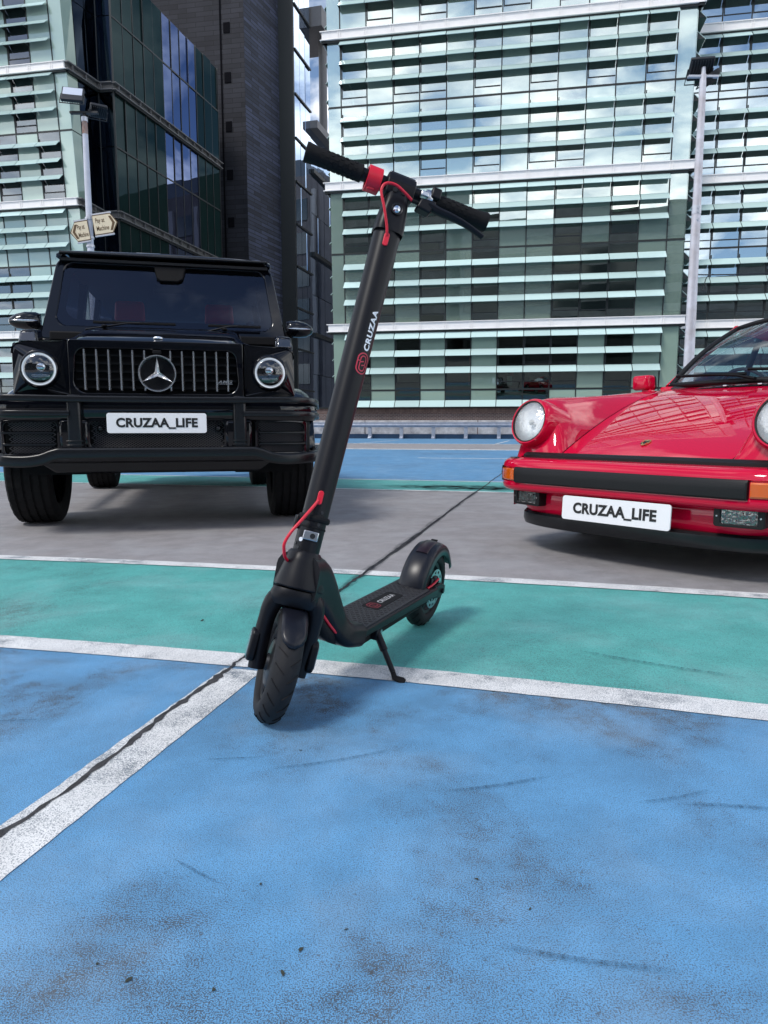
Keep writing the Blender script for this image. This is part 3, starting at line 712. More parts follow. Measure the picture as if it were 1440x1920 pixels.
for z in BEAMS:
    c0 = corner_at(z); c0 = Vector((c0.x, c0.y, 0))
    path = [c0, S1, S2, S2 + E3 * SL]
    for A, B in zip(path[:-1], path[1:]):
        d = (B - A).normalized(); n_ = Vector((d.y, -d.x, 0)); ln = (B - A).length
        mb = MB(); C_ = (A + B) / 2; e_ = .17 if A is not S1 else .0
        mb.obox(C_ + n_ * .13 + Vector((0, 0, z + .43)), d * (ln / 2 + e_), n_ * .17, Vector((0, 0, .03)))
        mb.obox(C_ + n_ * .11 + Vector((0, 0, z + .03)), d * (ln / 2 + e_), n_ * .15, Vector((0, 0, .03)))
        mb.obox(C_ + n_ * .02 + Vector((0, 0, z + .23)), d * (ln / 2 + e_ * .5), n_ * .03, Vector((0, 0, .169)))
        k_ = 0.3
        while k_ < ln:
            mb.obox(A + d * k_ + n_ * .15 + Vector((0, 0, z + .23)), d * .025, n_ * .10, Vector((0, 0, .168))); k_ += 1.2
        mb.build('floor_beam', M_beamg, lblk, smooth=0, off=off)
        mb = MB(); mb.obox(C_ + n_ * .06 + Vector((0, 0, z - .06)), d * (ln / 2), n_ * .10, Vector((0, 0, .055))); mb.build('beam_gasket', M_mull, lblk, smooth=0, off=off)
mb = MB(); mb.extrude([p_ + Vector((0, 0, .1)) for p_ in (PL + Vector((-1, 1.2, 0)), S1 + Vector((-1.2, 0, 0)), S2 + Vector((-.9, .5, 0)), S2 + E3 * SL + Vector((-1.5, 0, 0)), Vector((-26, 64, 0)), Vector((-27, 49, 0)))], (0, 0, 29.8)); mb.build('core_wall', M_int, lblk, smooth=0, off=off)

# ---- slate brick tower
M_slate = brick_mat('blue_black_slate_brick', (0.010, 0.014, 0.028), (0.050, 0.064, 0.115), (0.003, 0.004, 0.007), 1.0, 2.2, 0.34, 0.035, rough=.7, bump=.7)
M_slatef = brick_mat('dark_slate_brick', (0.014, 0.0145, 0.020), (0.026, 0.027, 0.036), (0.005, 0.005, 0.007), 1.0, 1.6, 0.40, 0.022, rough=.9, bump=.5)
M_joint = mat('black_joint', (.008, .008, .010), .95, spec=0)
TC = Vector((-11.95, 65.0, 0))                      # corner towards us
TL_ = TC + Vector((-9.0, 1.64, 0)); TE = Vector((.40, 1, 0)).normalized()
TR_ = TC + TE * 12.0
tower = empty('slate_brick_tower', TC)
tag(tower, 'tall windowless tower of dark slate brick between the glass blocks', 'building')
wall_uv('front_wall', M_slatef, TL_, TC, 0, 46, .6, tower, tower.location)
wall_uv('side_wall', M_slate, TC + Vector((.003, .003, 0)), TR_, 0, 46, .6, tower, tower.location)
cj = TC.lerp(TL_, .23); dn = Vector((-.18, -.98, 0)).normalized()
mb = MB(); mb.obox(cj + dn * .02 + Vector((0, 0, 23)), Vector((.07, -.013, 0)), dn * .03, Vector((0, 0, 23))); mb.build('movement_joint', M_joint, tower, smooth=0, off=tower.location)
for z in range(6, 45, 4):
    mb = MB(); mb.obox(cj + Vector((.55, -.1, z + .5)) + dn * .02, Vector((.28, -.05, 0)), dn * .04, Vector((0, 0, .42))); mb.build('vent_grille', M_joint, tower, smooth=0, off=tower.location)
mb = MB(); mb.extrude([TL_ + Vector((0, 0, 46.01)), TC + Vector((0, 0, 46.01)), TR_ + Vector((0, 0, 46.01)), TL_ + TE * 12 + Vector((0, 0, 46.01))], (0, 0, .4)); mb.build('roof', M_mull, tower, smooth=0, off=tower.location)

# ---- blue glass building beyond the tower
M_bglass = opaque_glass('blue_mirror_glass', (0.03, 0.05, 0.08), 0.72, (0.72, 0.84, 1.0))
M_lamp = mat('ceiling_lamp', (1, .95, .85), .5, emit=((1, .93, .8), 4.0))
BL = Vector((-9.2, 70.6, 0))
blue = empty('blue_mirror_glass_building', BL)
tag(blue, 'narrow blue mirror-glass building between the slate tower and the louvred block', 'building')
boff = blue.location
BA = BL + Vector((.85, -.15, 0))                  # glass starts right of the dark stair strip
def blue_run(A, ln, nbay, zs, beam_every, thick):
    for j in range(len(zs) - 1):
        for i in range(nbay):
            a = A + E3 * (ln * i / nbay + .03); b = A + E3 * (ln * (i + 1) / nbay - .03); nn = EN * .05
            mb = MB(); z0_, z1_ = zs[j] + .03, zs[j + 1] - .03
            mb.hexa([a - nn + Vector((0, 0, z0_)), a + Vector((0, 0, z0_)), b + Vector((0, 0, z0_)), b - nn + Vector((0, 0, z0_)), a - nn + Vector((0, 0, z1_)), a + Vector((0, 0, z1_)), b + Vector((0, 0, z1_)), b - nn + Vector((0, 0, z1_))])
            o = mb.build('pane', M_bglass, blue, smooth=0, off=a); o.location = a - boff; o.rotation_euler = (random.gauss(0, .002), 0, random.gauss(0, .004))
        if j % beam_every == 0 and j:
            mb = MB(); c_ = A + E3 * (ln / 2); mb.obox(c_ + EN * thick + Vector((0, 0, zs[j])), E3 * (ln / 2), EN * thick, Vector((0, 0, thick * 1.1))); mb.build('floor_beam', M_mull, blue, smooth=0, off=boff)
zs = [0, 4.2, 8.1, 12.0, 15.9, 19.8, 23.7, 27.6, 31.5, 35.4, 39.3, 43.2, 47]
blue_run(BA, 4.2, 3, zs, 1, .07)
B2 = BA + E3 * 4.25 + EN * -.02
zs2 = [0, 6, 10, 14, 18, 22, 26, 30.0]
blue_run(B2, 13.5, 7, zs2, 2, .17)
M_strip = mat('dark_louvre_strip', (.012, .016, .016), .5)
mb = vpanel(MB(), BL + Vector((-.6, .1, 0)), BA, 0, 47, .3); mb.build('stair_strip', M_strip, blue, smooth=0, off=boff)
for j, z in enumerate(zs[1:-1]):
    for i in range(5):
        mb = MB(); mb.obox(BL + Vector((.05 + i * .13, -.22, z - .95 - i * .12)), Vector((.045, 0, 0)), Vector((0, .02, 0)), Vector((0, 0, .06))); mb.build('ceiling_lamp', M_lamp, blue, smooth=0, off=boff)
# roof terrace canopy on a column
mb = MB(); mb.obox(B2 + E3 * 6 + EN * .3 + Vector((0, 0, 30.3)), E3 * 6.2, EN * .5, Vector((0, 0, .35))); mb.build('parapet', M_beamg, blue, smooth=0, off=boff)
mb = MB(); mb.obox(B2 + E3 * 3.0 + EN * -1.0 + Vector((0, 0, 40.4)), E3 * 2.8, EN * 2.2, Vector((0, 0, .9))); mb.build('canopy', M_beamg, blue, smooth=0, off=boff)
mb = MB(); mb.tube([B2 + E3 * 3.3 + EN * .2 + Vector((0, 0, 30.6)), B2 + E3 * 3.3 + EN * .2 + Vector((0, 0, 39.5))], .42, 16); mb.build('column', M_beamg, blue, off=boff)
mb = MB(); c_ = BA + E3 * 9 - EN * 6; mb.obox(c_ + Vector((0, 0, 14.9)), E3 * 8.6, EN * 5.8, Vector((0, 0, 14.9))); mb.build('core_wall', M_int, blue, smooth=0, off=boff)

# ---- blocks across the car park (seen only as reflections)
M_stone = mat('grey_stone_cladding', (0.14, 0.15, 0.15), .8, var=(.5, .3))
M_dkwin = mat('dark_window', (.02, .028, .03), .08)
def far_block(name, x0, x1, y0, y1, h, lab, st=4.0):
    r_ = empty(name, ((x0 + x1) / 2, (y0 + y1) / 2, 0)); tag(r_, lab, 'building')
    mb = MB(); mb.box(x0, x1, y0, y1, 0, h); mb.build('wall', M_stone, r_, smooth=0, off=r_.location)
    z = 1.5
    while z < h - 3:
        mb = MB(); mb.box(x0 + 1, x1 - 1, y1, y1 + .12, z, z + 2.1); mb.build('window_band', M_dkwin, r_, smooth=0, off=r_.location); z += st
    mb = MB(); mb.box(x0 - .4, x1 + .4, y0 - .4, y1 + .4, h, h + .7); mb.build('roof', M_mull, r_, smooth=0, off=r_.location)
    return r_
far_block('stone_office_block', -110, -34, -110, -88, 42, 'grey stone office block across the car park behind the viewer, taller one')
far_block('stone_office_block', -31, 70, -115, -92, 34, 'long low grey stone office block across the car park behind the viewer')

gb = empty('grey_brick_block', (22, 96, 0)); tag(gb, 'grey brick block behind the glass office, mirrored in the blue glass', 'building')
M_gbr = mat('grey_brown_brick', (.075, .068, .07), .9, var=(.6, .3))
mb = MB(); mb.box(2, 44, 90, 104, 0, 32); mb.build('wall', M_gbr, gb, smooth=0, off=gb.location)
mb = MB(); mb.extrude([(4, 91, 32.01), (42, 91, 32.01), (36, 97, 37), (10, 97, 37)], (0, 6, 0)); mb.build('roof', M_mull, gb, smooth=0, off=gb.location)
for j in range(7):
    for i in range(7):
        mb = MB(); mb.box(4 + i * 5.6, 7.6 + i * 5.6, 89.9, 90, 2 + j * 4.1, 4.6 + j * 4.1); mb.build('window', M_dkwin, gb, smooth=0, off=gb.location)
for i in range(8):
    mb = MB(); mb.box(2.6 + i * 5.6, 3.2 + i * 5.6, 89.5, 89.9, 0, 30); mb.build('pilaster', M_beamg, gb, smooth=0, off=gb.location)

# ---- parapet and crash rail at the far edge of the deck
M_conc = mat('white_weathered_concrete', (0.62, 0.60, 0.60), .8, var=(2.2, .55), vcol=(.24, .23, .24), bump=(14, .4, .01))
M_galv = mat('galvanised_steel', (0.42, 0.45, 0.52), .42, metal=.75, var=(5, .3))
M_navy = mat('navy_kerb_paint', (.03, .07, .13), .7, var=(3, .3))
PW = Vector((-1.0, 38.35, 0)); pr_ = Vector((math.cos(ANG), -math.sin(ANG), 0)); pn_ = Vector((-math.sin(ANG), -math.cos(ANG), 0))
par = empty('parapet_wall', PW); tag(par, 'low weathered white concrete parapet at the far edge of the deck', 'wall')
k_ = -30.0
while k_ < 36:
    mb = MB(); mb.obox(PW + pr_ * (k_ + 2.98) + Vector((0, 0, .60)) - pn_ * .12, pr_ * 2.975, pn_ * .12, Vector((0, 0, .36))); mb.build('concrete_panel', M_conc, par, smooth=0, off=PW, bevel=.012); k_ += 6.0
mb = MB(); mb.obox(PW + pr_ * 3 + Vector((0, 0, .12)) - pn_ * .10, pr_ * 33, pn_ * .15, Vector((0, 0, .118))); mb.build('kerb', M_navy, par, smooth=0, off=PW)
rail = empty('crash_rail', PW + pn_ * .5); tag(rail, 'galvanised crash rail on short posts along the white parapet', 'railing')
ro = rail.location
mb = MB(); q = [(0, .60), (.05, .60), (.05, .64), (.10, .68), (.10, .73), (.05, .77), (.05, .86), (0, .86)]
mb.extrude([PW + pn_ * (.42 + a) + pr_ * -30 + Vector((0, 0, z)) for a, z in q], pr_ * 66); mb.build('rail', M_galv, rail, smooth=0, off=ro)
k_ = -28.4
while k_ < 34:
    mb = MB(); c_ = PW + pr_ * k_
    mb.extrude([c_ + pn_ * a + Vector((0, 0, z)) - pr_ * .09 for a, z in ((.10, 0), (.60, 0), (.60, .05), (.44, .12), (.42, .60), (.30, .60), (.22, .1))], pr_ * .18); mb.build('post', M_galv, rail, smooth=0, off=ro); k_ += 1.69

# ================================================================== BLACK OFF-ROAD CAR
M_blk = mat('black_car_paint', (0.003, 0.0035, 0.006), 0.4, spec=0.0, coat=1.0, coatr=0.01)
M_blkm = mat('satin_black_trim', (0.005, 0.0055, 0.007), 0.27, spec=.45, bump=(400, .15, .0006))
M_blkp = mat('matt_black_plastic', (0.004, 0.004, 0.005), 0.7, spec=.2)
M_chr = mat('chrome', (0.86, 0.87, 0.89), 0.22, metal=1.0)
M_sil = mat('brushed_aluminium', (0.62, 0.63, 0.65), 0.28, metal=1.0)
M_rub = mat('tyre_rubber', (0.010, 0.010, 0.011), 0.85, spec=.25, bump=(160, .3, .001), var=(30, .35))
M_ws = glass('tinted_windscreen', (0.50, 0.52, 0.56), refl=0.02, gloss=(.62, .72, .95))
M_lens = glass('lamp_lens', (0.93, 0.95, 0.97), refl=0.06)
M_leather = mat('red_leather', (0.50, 0.012, 0.012), .45)
M_cabin = mat('cabin_trim', (.012, .012, .014), .7)
M_plate = mat('white_number_plate', (0.80, 0.80, 0.82), .35)
M_ink = mat('black_lettering', (0.006, 0.006, 0.006), .5)
M_refl = mat('lamp_reflector', (.75, .77, .8), .12, metal=1.0)
M_drl = mat('daytime_ring', (.75, .78, .82), .15, emit=((.9, .95, 1), .12))
M_smoke = glass('smoked_indicator', (.35, .33, .33), refl=.12)
M_mesh = mat('grille_mesh', (.09, .09, .10), .4, metal=.3)

suv = empty('off_road_car', (-1.354, 4.310, 0), 0.2347)
tag(suv, 'black boxy off-road car with round headlights and star grille parked facing us', 'car')
def loop2(c, r, fn, seg=5):
    return [fn(*p) for p in rpoly(c, r, seg)]
# -- body sides with wheel arches
def arch(cy, cz, r, a0, a1, n=14):
    return [(cy + r * math.cos(R_(a)), cz + r * math.sin(R_(a))) for a in [a0 + (a1 - a0) * i / n for i in range(n + 1)]]
side = [(.30, .62), (.17, .86), (.17, 1.13), (1.25, 1.27), (4.72, 1.29), (4.76, .60)] + arch(3.70, .40, .47, 25, 155) + arch(.80, .40, .47, 25, 155)
for s in (-1, 1):
    mb = MB(); mb.extrude([(s * .80, y, z) for y, z in side], (s * .035, 0, 0)); mb.build('side_panel', M_blk, suv, bevel=.01)
    for cy in (.80, 3.70):
        mb = MB(); mb.lathe([(.465, s * .80), (.465, s * .975), (.475, s * .99), (.50, s * .985), (.535, s * .93), (.55, s * .80)], (0, cy, .40), (1, 0, 0), 26, a0=R_(8), a1=R_(172), ref=(0, 1, 0), close=True)
        mb.build('wheel_arch_flare', M_blk, suv)
        mb = MB(); mb.lathe([(.50, s * .45), (.50, s * .82)], (0, cy, .40), (1, 0, 0), 20, a0=R_(-5), a1=R_(185), ref=(0, 1, 0)); mb.build('wheel_arch_liner', M_blkp, suv)
    for y0, y1 in ((1.42, 2.45), (2.50, 3.25)):
        mb = MB(); mb.extrude(loop2([(y0, .64), (y1, .64), (y1, 1.27), (y0, 1.27)], .04, lambda y, z: (s * .836, y, z)), (s * .010, 0, 0)); d = mb.build('door', M_blk, suv, bevel=.004)
        mb = MB(); mb.tube([(s * .848, y1 - .24, 1.16), (s * .885, y1 - .20, 1.16), (s * .885, y1 - .10, 1.16), (s * .848, y1 - .06, 1.16)], .012, 8); mb.build('door_handle', M_blk, d)
    mb = MB(); mb.box(s * .84 - .012, s * .84 + .012, 1.3, 3.25, .90, .97); mb.build('rub_strip', M_blkm, suv, bevel=.006)
    mb = MB(); mb.tube([(s * .90, 1.35, .42), (s * .90, 3.2, .42)], .055, 12, flat=.6); mb.build('running_board', M_blkm, suv)
# -- front clip: firewall box, grille panel, lamp panels
mb = MB(); mb.box(-.80, .80, .32, 1.3, .62, 1.12); mb.box(-.80, .80, 1.3, 4.70, .55, 1.28); mb.build('body_core', M_blkp, suv, smooth=0)
mb = MB(); mb.box(-.80, .80, 4.70, 4.77, .60, 1.29); mb.build('tailgate', M_blk, suv, bevel=.01)
gout = [(-.512, .832), (.508, .832), (.508, 1.172), (-.512, 1.172)]; gin = [(-.492, .858), (.482, .858), (.462, 1.122), (-.468, 1.122)]
mb = MB(); mb.ring(loop2(gout, .012, lambda x, z: (x, .10, z), 7), loop2(gin, [.075, .075, .06, .06], lambda x, z: (x, .10, z), 7), (0, .06, 0)); g_ = mb.build('grille_panel', M_blk, suv, bevel=.006)
mb = MB(); mb.box(-.50, .50, .175, .185, .84, 1.15); mb.build('grille_back', M_blkp, suv, smooth=0)
for i in range(5):
    z = .895 + i * .048; mb = MB(); mb.box(-.475, .465, .135, .165, z - .006, z + .006); mb.build('grille_bar', M_blkp, suv, smooth=0)
for i in range(6):
    for s in (-1, 1):
        x = s * (.076 + .0685 * i) - .004
        mb = MB(); z0 = .868; z1 = 1.108
        mb.extrude([(x - .0085, .128, z0), (x - .0085, .108, z0 + .004), (x - .004, .100, z0 + .008), (x + .004, .100, z0 + .008), (x + .0085, .108, z0 + .004), (x + .0085, .128, z0)], (0, 0, z1 - z0))
        mb.build('grille_slat', M_chr, suv, smooth=25)
# star emblem
em = (-.006, .080, .978)
mb = MB(); mb.lathe([(.099, 0), (.104, -.010), (.110, -.010), (.113, 0), (.110, .012), (.100, .012)], em, (0, 1, 0), 56, close=True); st_ = mb.build('star_ring', M_chr, suv)
mb = MB(); mb.lathe([(0.0005, .016), (.102, .014)], em, (0, 1, 0), 40); mb.build('star_backing', mat('gloss_black_glass', (.004, .004, .006), .05, coat=1), st_)
mb = MB()
for k in range(3):
    a = PI / 2 + k * 2 * PI / 3
    c_ = Vector((em[0], em[1] - .014, em[2])); tip = Vector((em[0] + .101 * math.cos(a), em[1] - .002, em[2] + .101 * math.sin(a)))
    l_ = Vector((em[0] + .017 * math.cos(a + PI / 3), em[1] + .004, em[2] + .017 * math.sin(a + PI / 3))); r_ = Vector((em[0] + .017 * math.cos(a - PI / 3), em[1] + .004, em[2] + .017 * math.sin(a - PI / 3)))
    mb.add([c_, tip, l_, r_], [(0, 1, 2), (0, 3, 1), (1, 3, 2), (0, 2, 3)])
mb.build('star', M_chr, st_, smooth=0)
mb = MB(); mb.box(-.03, .02, .085, .12, 1.098, 1.118); mb.build('front_camera', M_blkp, suv, bevel=.004)
t_ = text_mb('AMG', .036, .002, .001, spacing=1.15, shear=.25); t_.xf(lambda p: Vector((.395 + p.x, .098 - p.z, .933 + p.y * .62))); t_.build('grille_badge', M_chr, suv, smooth=0)
mb = MB(); mb.box(.352, .440, .100, .108, .919, .923); mb.build('badge_bar', M_chr, suv, smooth=0)
for s in (-1, 1):
    X = lambda x: s * x
    hc = Vector((s * .675, .14, .995))
    o4 = [(.516, .850), (.836, .850), (.826, 1.150), (.516, 1.166)]
    cir = [(.675 + .112 * math.cos(a), .995 + .112 * math.sin(a)) for a in [R_(225 + 360 * i / 28) for i in range(28)]]
    mb = MB(); mb.ring([(X(x), .13 + max(0, (x - .70)) * .30, z) for x, z in rpoly(o4, .012, 6)], [(X(x), .135, z) for x, z in cir], (0, .05, 0)); mb.build('lamp_panel', M_blk, suv, bevel=.004)
    # second, protruding bezel
    hl = empty('headlight', hc); hl.parent = suv
    mb = MB(); mb.lathe([(.095, -.034), (.100, -.040), (.108, -.034), (.116, -.004), (.116, .02), (.095, .02)], (0, 0, 0), (0, 1, 0), 44, close=True); mb.build('bezel', M_blk, hl)
    mb = MB(); mb.lathe([(.0005, .09), (.04, .085), (.07, .06), (.093, .0), (.095, -.01)], (0, 0, 0), (0, 1, 0), 32); mb.build('reflector', mat('dark_reflector', (.10, .11, .13), .12, metal=.9), hl)
    mb = MB(); mb.lathe([(.080, -.028), (.083, -.033), (.094, -.033), (.096, -.026), (.088, -.02)], (0, 0, 0), (0, 1, 0), 44, close=True); mb.build('light_ring', M_drl, hl)
    mb = MB(); mb.ell((0, .03, .018), .040, .03, .036, 20, 12); mb.build('projector', M_refl, hl)
    mb = MB(); mb.box(-.05, .05, .0, .05, -.045, -.030); mb.box(.012, .030, -.022, -.01, -.060, -.054); mb.build('lamp_shelf', M_refl, hl, bevel=.003)
    mb = MB(); mb.lathe([(.0005, -.052), (.03, -.050), (.06, -.044), (.085, -.034), (.097, -.024)], (0, 0, 0), (0, 1, 0), 36); mb.build('lens', M_lens, hl)
# -- bonnet
def bon(y):
    k = [(.128, 1.172, 1.160, 1.145), (.17, 1.192, 1.168, 1.152), (.30, 1.235, 1.178, 1.160), (.45, 1.268, 1.192, 1.172), (.80, 1.325, 1.235, 1.212), (1.22, 1.385, 1.290, 1.265)]
    for a, b in zip(k[:-1], k[1:]):
        if a[0] <= y <= b[0]:
            t = (y - a[0]) / (b[0] - a[0]); return [p + (q - p) * t for p, q in zip(a, b)][1:]
    return k[-1][1:]
rows = []
for y in (.128, .15, .17, .21, .25, .30, .37, .45, .6, .8, 1.0, 1.22):
    zc, zs_, zf = bon(y); rt = .47 + (y - .128) * .05
    half = [(0, zc + .004), (.2, zc + .003), (rt - .06, zc), (rt - .015, zc - .006), (rt + .005, zc - .018), (rt + .055, zs_ + .012), (rt + .09, zs_), (.72, zs_ - .006), (.80, zf + .002), (.83, zf - .022), (.836, zf - .06)]
    rows.append([(-x, y + (.03 if x > .7 and y < .16 else 0), z) for x, z in half[::-1]] + [(x, y + (.03 if x > .7 and y < .16 else 0), z) for x, z in half[1:]])
mb = MB().grid(rows); mb.build('bonnet', M_blk, suv, smooth=50)
mb = MB(); mb.box(-.512, .508, .108, .128, 1.150, 1.172); mb.build('bonnet_edge', M_blk, suv, bevel=.006)
for s in (-1, 1):
    mb = MB(); mb.extrude([(s * .735, .42, 1.165), (s * .86, .42, 1.165), (s * .85, .46, 1.262), (s * .752, .46, 1.268)], (0, .16, .02)); t_ = mb.build('turn_signal', M_blk, suv, bevel=.018, seg=3)
    mb = MB(); mb.extrude([(s * .748, .414, 1.188), (s * .848, .414, 1.188), (s * .842, .446, 1.245), (s * .760, .446, 1.250)], (0, .02, 0)); mb.build('signal_lens', M_smoke, t_, bevel=.006)
    mb = MB(); mb.ell((s * .42, 1.02, 1.372), .022, .03, .012, 12, 6); mb.build('washer_jet', M_blkp, suv)
mb = MB(); mb.ell((0, .16, 1.197), .028, .010, .012, 16, 8); mb.build('bonnet_emblem', M_chr, suv)
# -- windscreen in its frame
wb = (1.25, 1.30); wt = (1.50, 1.935)
def wpt(x, z, d=0.0):
    t = (z - wb[1]) / (wt[1] - wb[1]); return (x, wb[0] + (wt[0] - wb[0]) * t - d, z)
wo_ = [(-.905, 1.30), (.905, 1.30), (.800, 1.940), (-.800, 1.940)]; wi_ = [(-.800, 1.405), (.800, 1.405), (.742, 1.890), (-.742, 1.890)]
mb = MB(); mb.ring(loop2(wo_, [.02, .02, .09, .09], wpt, 6), loop2(wi_, .075, wpt, 6), (0, .09, 0)); fr_ = mb.build('windscreen_frame', M_blk, suv, bevel=.012)
wi2 = [(-.790, 1.418), (.790, 1.418), (.733, 1.882), (-.733, 1.882)]
mb = MB(); mb.add(loop2(wi_, .075, lambda x, z: wpt(x, z, -.012), 6), [tuple(range(28))]); mb.build('windscreen', M_ws, suv, smooth=0)
wi3 = [(-.745, 1.455), (.745, 1.455), (.690, 1.850), (-.690, 1.850)]
mb = MB(); mb.ring(loop2(wi_, .075, lambda x, z: wpt(x, z, -.018), 6), loop2(wi3, .09, lambda x, z: wpt(x, z, -.018), 6), (0, .004, 0)); mb.build('windscreen_frit', M_blkp, suv, smooth=0)
mb = MB(); mb.extrude([(-.10, 1.45, 1.895), (.14, 1.45, 1.895), (.12, 1.43, 1.80), (.08, 1.42, 1.775), (-.05, 1.42, 1.775), (-.08, 1.43, 1.80)], (0, .06, 0)); mb.build('camera_housing', M_blkp, suv, bevel=.01)
mb = MB(); mb.box(-.12, .12, 1.60, 1.64, 1.72, 1.78); mb.build('rear_view_mirror', M_cabin, suv, bevel=.02)
# -- roof and cabin
rows = []
for y, dz in ((1.435, -.035), (1.44, -.012), (1.46, .0), (1.6, .012), (2.6, .02), (4.0, .01), (4.58, -.01), (4.66, -.06)):
    pr = [(-.800, 1.925), (-.795, 1.955), (-.755, 1.975), (-.5, 1.985), (0, 1.992), (.5, 1.985), (.755, 1.975), (.795, 1.955), (.800, 1.925)]
    rows.append([(x, y, z + dz) for x, z in pr])
mb = MB().grid(rows); mb.build('roof', M_blk, suv, smooth=45)
mb = MB(); mb.box(-.775, .775, 1.45, 4.62, 1.905, 1.925); mb.build('headlining', M_cabin, suv, smooth=0)
mb = MB(); mb.tube([(-.75, 1.425, 1.935), (-.77, 1.425, 1.955), (.77, 1.425, 1.955), (.75, 1.425, 1.935)], .016, 10, flat=.8); mb.build('roof_lip', M_blkm, suv)
def cx(z): return .875 - (z - 1.28) / .65 * .085
for s in (-1, 1):
    for y0, y1, y2, y3 in ((1.34, 1.42, 1.58, 1.52), (2.44, 2.54, 2.54, 2.44), (3.22, 3.34, 3.34, 3.22), (4.55, 4.70, 4.62, 4.50)):
        mb = MB(); a, b = 1.28, 1.93
        mb.hexa([(s * cx(a), y0, a), (s * cx(a), y1, a), (s * (cx(a) - .05), y1, a), (s * (cx(a) - .05), y0, a), (s * cx(b), y3, b), (s * cx(b), y2, b), (s * (cx(b) - .05), y2, b), (s * (cx(b) - .05), y3, b)]); mb.build('pillar', M_blk, suv, bevel=.006)
    for y0, y1 in ((1.42, 2.44), (2.54, 3.22), (3.34, 4.55)):
        mb = MB(); a, b = 1.28, 1.92; mb.add([(s * (cx(a) - .02), y0, a), (s * (cx(a) - .02), y1, a), (s * (cx(b) - .02), y1, b), (s * (cx(b) - .02), max(y0, 1.53), b)], [(0, 1, 2, 3)]); mb.build('side_window', M_ws, suv, smooth=0)
    mb = MB(); mb.box(s * .86 - .03, s * .86 + .03, 1.25, 4.72, 1.262, 1.300); mb.build('belt_moulding', M_blkm, suv, bevel=.006)
mb = MB(); mb.add([(-.74, 4.66, 1.32), (.74, 4.66, 1.32), (.70, 4.60, 1.88), (-.70, 4.60, 1.88)], [(0, 1, 2, 3)]); mb.build('rear_window', M_ws, suv, smooth=0)
# cabin
mb = MB(); mb.extrude([(-.78, 1.34, 1.15), (-.78, 1.36, 1.40), (-.78, 1.75, 1.44), (-.78, 1.86, 1.36), (-.78, 1.86, 1.0)], (1.56, 0, 0)); mb.build('dashboard', M_cabin, suv, bevel=.02)
mb = MB(); mb.lathe([(.165, -.014), (.179, 0), (.165, .014), (.151, 0)], (-.40, 1.95, 1.36), (0, .9, .45), 28, close=True); mb.build('steering_wheel', M_cabin, suv)
for s in (-1, 1):
    seat = empty('front_seat', (s * .40, 2.25, 1.0)); seat.parent = suv
    mb = MB(); mb.box(-.25, .25, -.30, .25, -.25, -.05); mb.build('cushion', M_leather, seat, bevel=.05, seg=3)
    mb = MB(); mb.extrude([(-.24, .12, -.1), (.24, .12, -.1), (.25, .22, .35), (.19, .28, .60), (-.19, .28, .60), (-.25, .22, .35)], (0, .12, .03)); mb.build('backrest', M_leather, seat, bevel=.04, seg=3)
    mb = MB(); mb.extrude([(-.135, .26, .61), (.135, .26, .61), (.125, .28, .80), (-.125, .28, .80)], (0, .09, 0)); mb.build('headrest', M_leather, seat, bevel=.03, seg=3)
mb = MB(); mb.box(-.66, .66, 3.05, 3.2, .95, 1.62); mb.build('rear_bench', M_leather, suv, bevel=.05)
# wipers
for x0, x1 in ((-.58, .06), (.25, .70)):
    w_ = empty('wiper', (x0, 1.22, 1.40)); w_.parent = suv
    mb = MB(); mb.tube([Vector((x0, 1.215, 1.368)), Vector(((x0 * .55 + x1 * .45), 1.245, 1.425)), Vector(((x0 * .4 + x1 * .6), 1.25, 1.430))], [.014, .011, .009], 8, flat=.6); mb.build('wiper_arm', M_blkm, w_, off=w_.location)
    mb = MB(); mb.box(x0 + .05, x1, 1.243, 1.262, 1.418, 1.437); mb.build('wiper_blade', M_blkp, w_, off=w_.location, bevel=.004)
mb = MB(); mb.box(-.82, .82, 1.16, 1.30, 1.28, 1.345); mb.build('cowl', M_blkp, suv, bevel=.01)
# mirrors
for s in (-1, 1):
    mi_ = empty('door_mirror', (s * .90, 1.32, 1.42)); mi_.parent = suv
    mb = MB(); rows = []
    for t, w, h0, h1 in ((.0, .055, 1.385, 1.485), (.03, .075, 1.37, 1.497), (.10, .085, 1.365, 1.497), (.16, .08, 1.372, 1.48), (.20, .06, 1.39, 1.455), (.212, .03, 1.405, 1.44)):
        zc = (h0 + h1) / 2; hh = (h1 - h0) / 2
        rows.append([(s * (.905 + t), 1.33 + w * math.cos(a) * (1 if math.cos(a) < 0 else .6), zc + hh * math.sin(a)) for a in [2 * PI * k / 20 for k in range(20)]])
    mb.grid(rows, closed=True); mb.add(rows[0], [tuple(range(20))]); mb.add(rows[-1], [tuple(range(20))]); mb.build('housing', M_blk, mi_, off=mi_.location, smooth=60)
    mb = MB(); mb.ell((s * 1.0, 1.255, 1.425), .09, .012, .010, 14, 8); mb.build('repeater', M_refl, mi_, off=mi_.location)
    mb = MB(); mb.tube([(s * .87, 1.34, 1.36), (s * .96, 1.34, 1.40)], .03, 10); mb.build('mirror_foot', M_blkp, mi_, off=mi_.location)
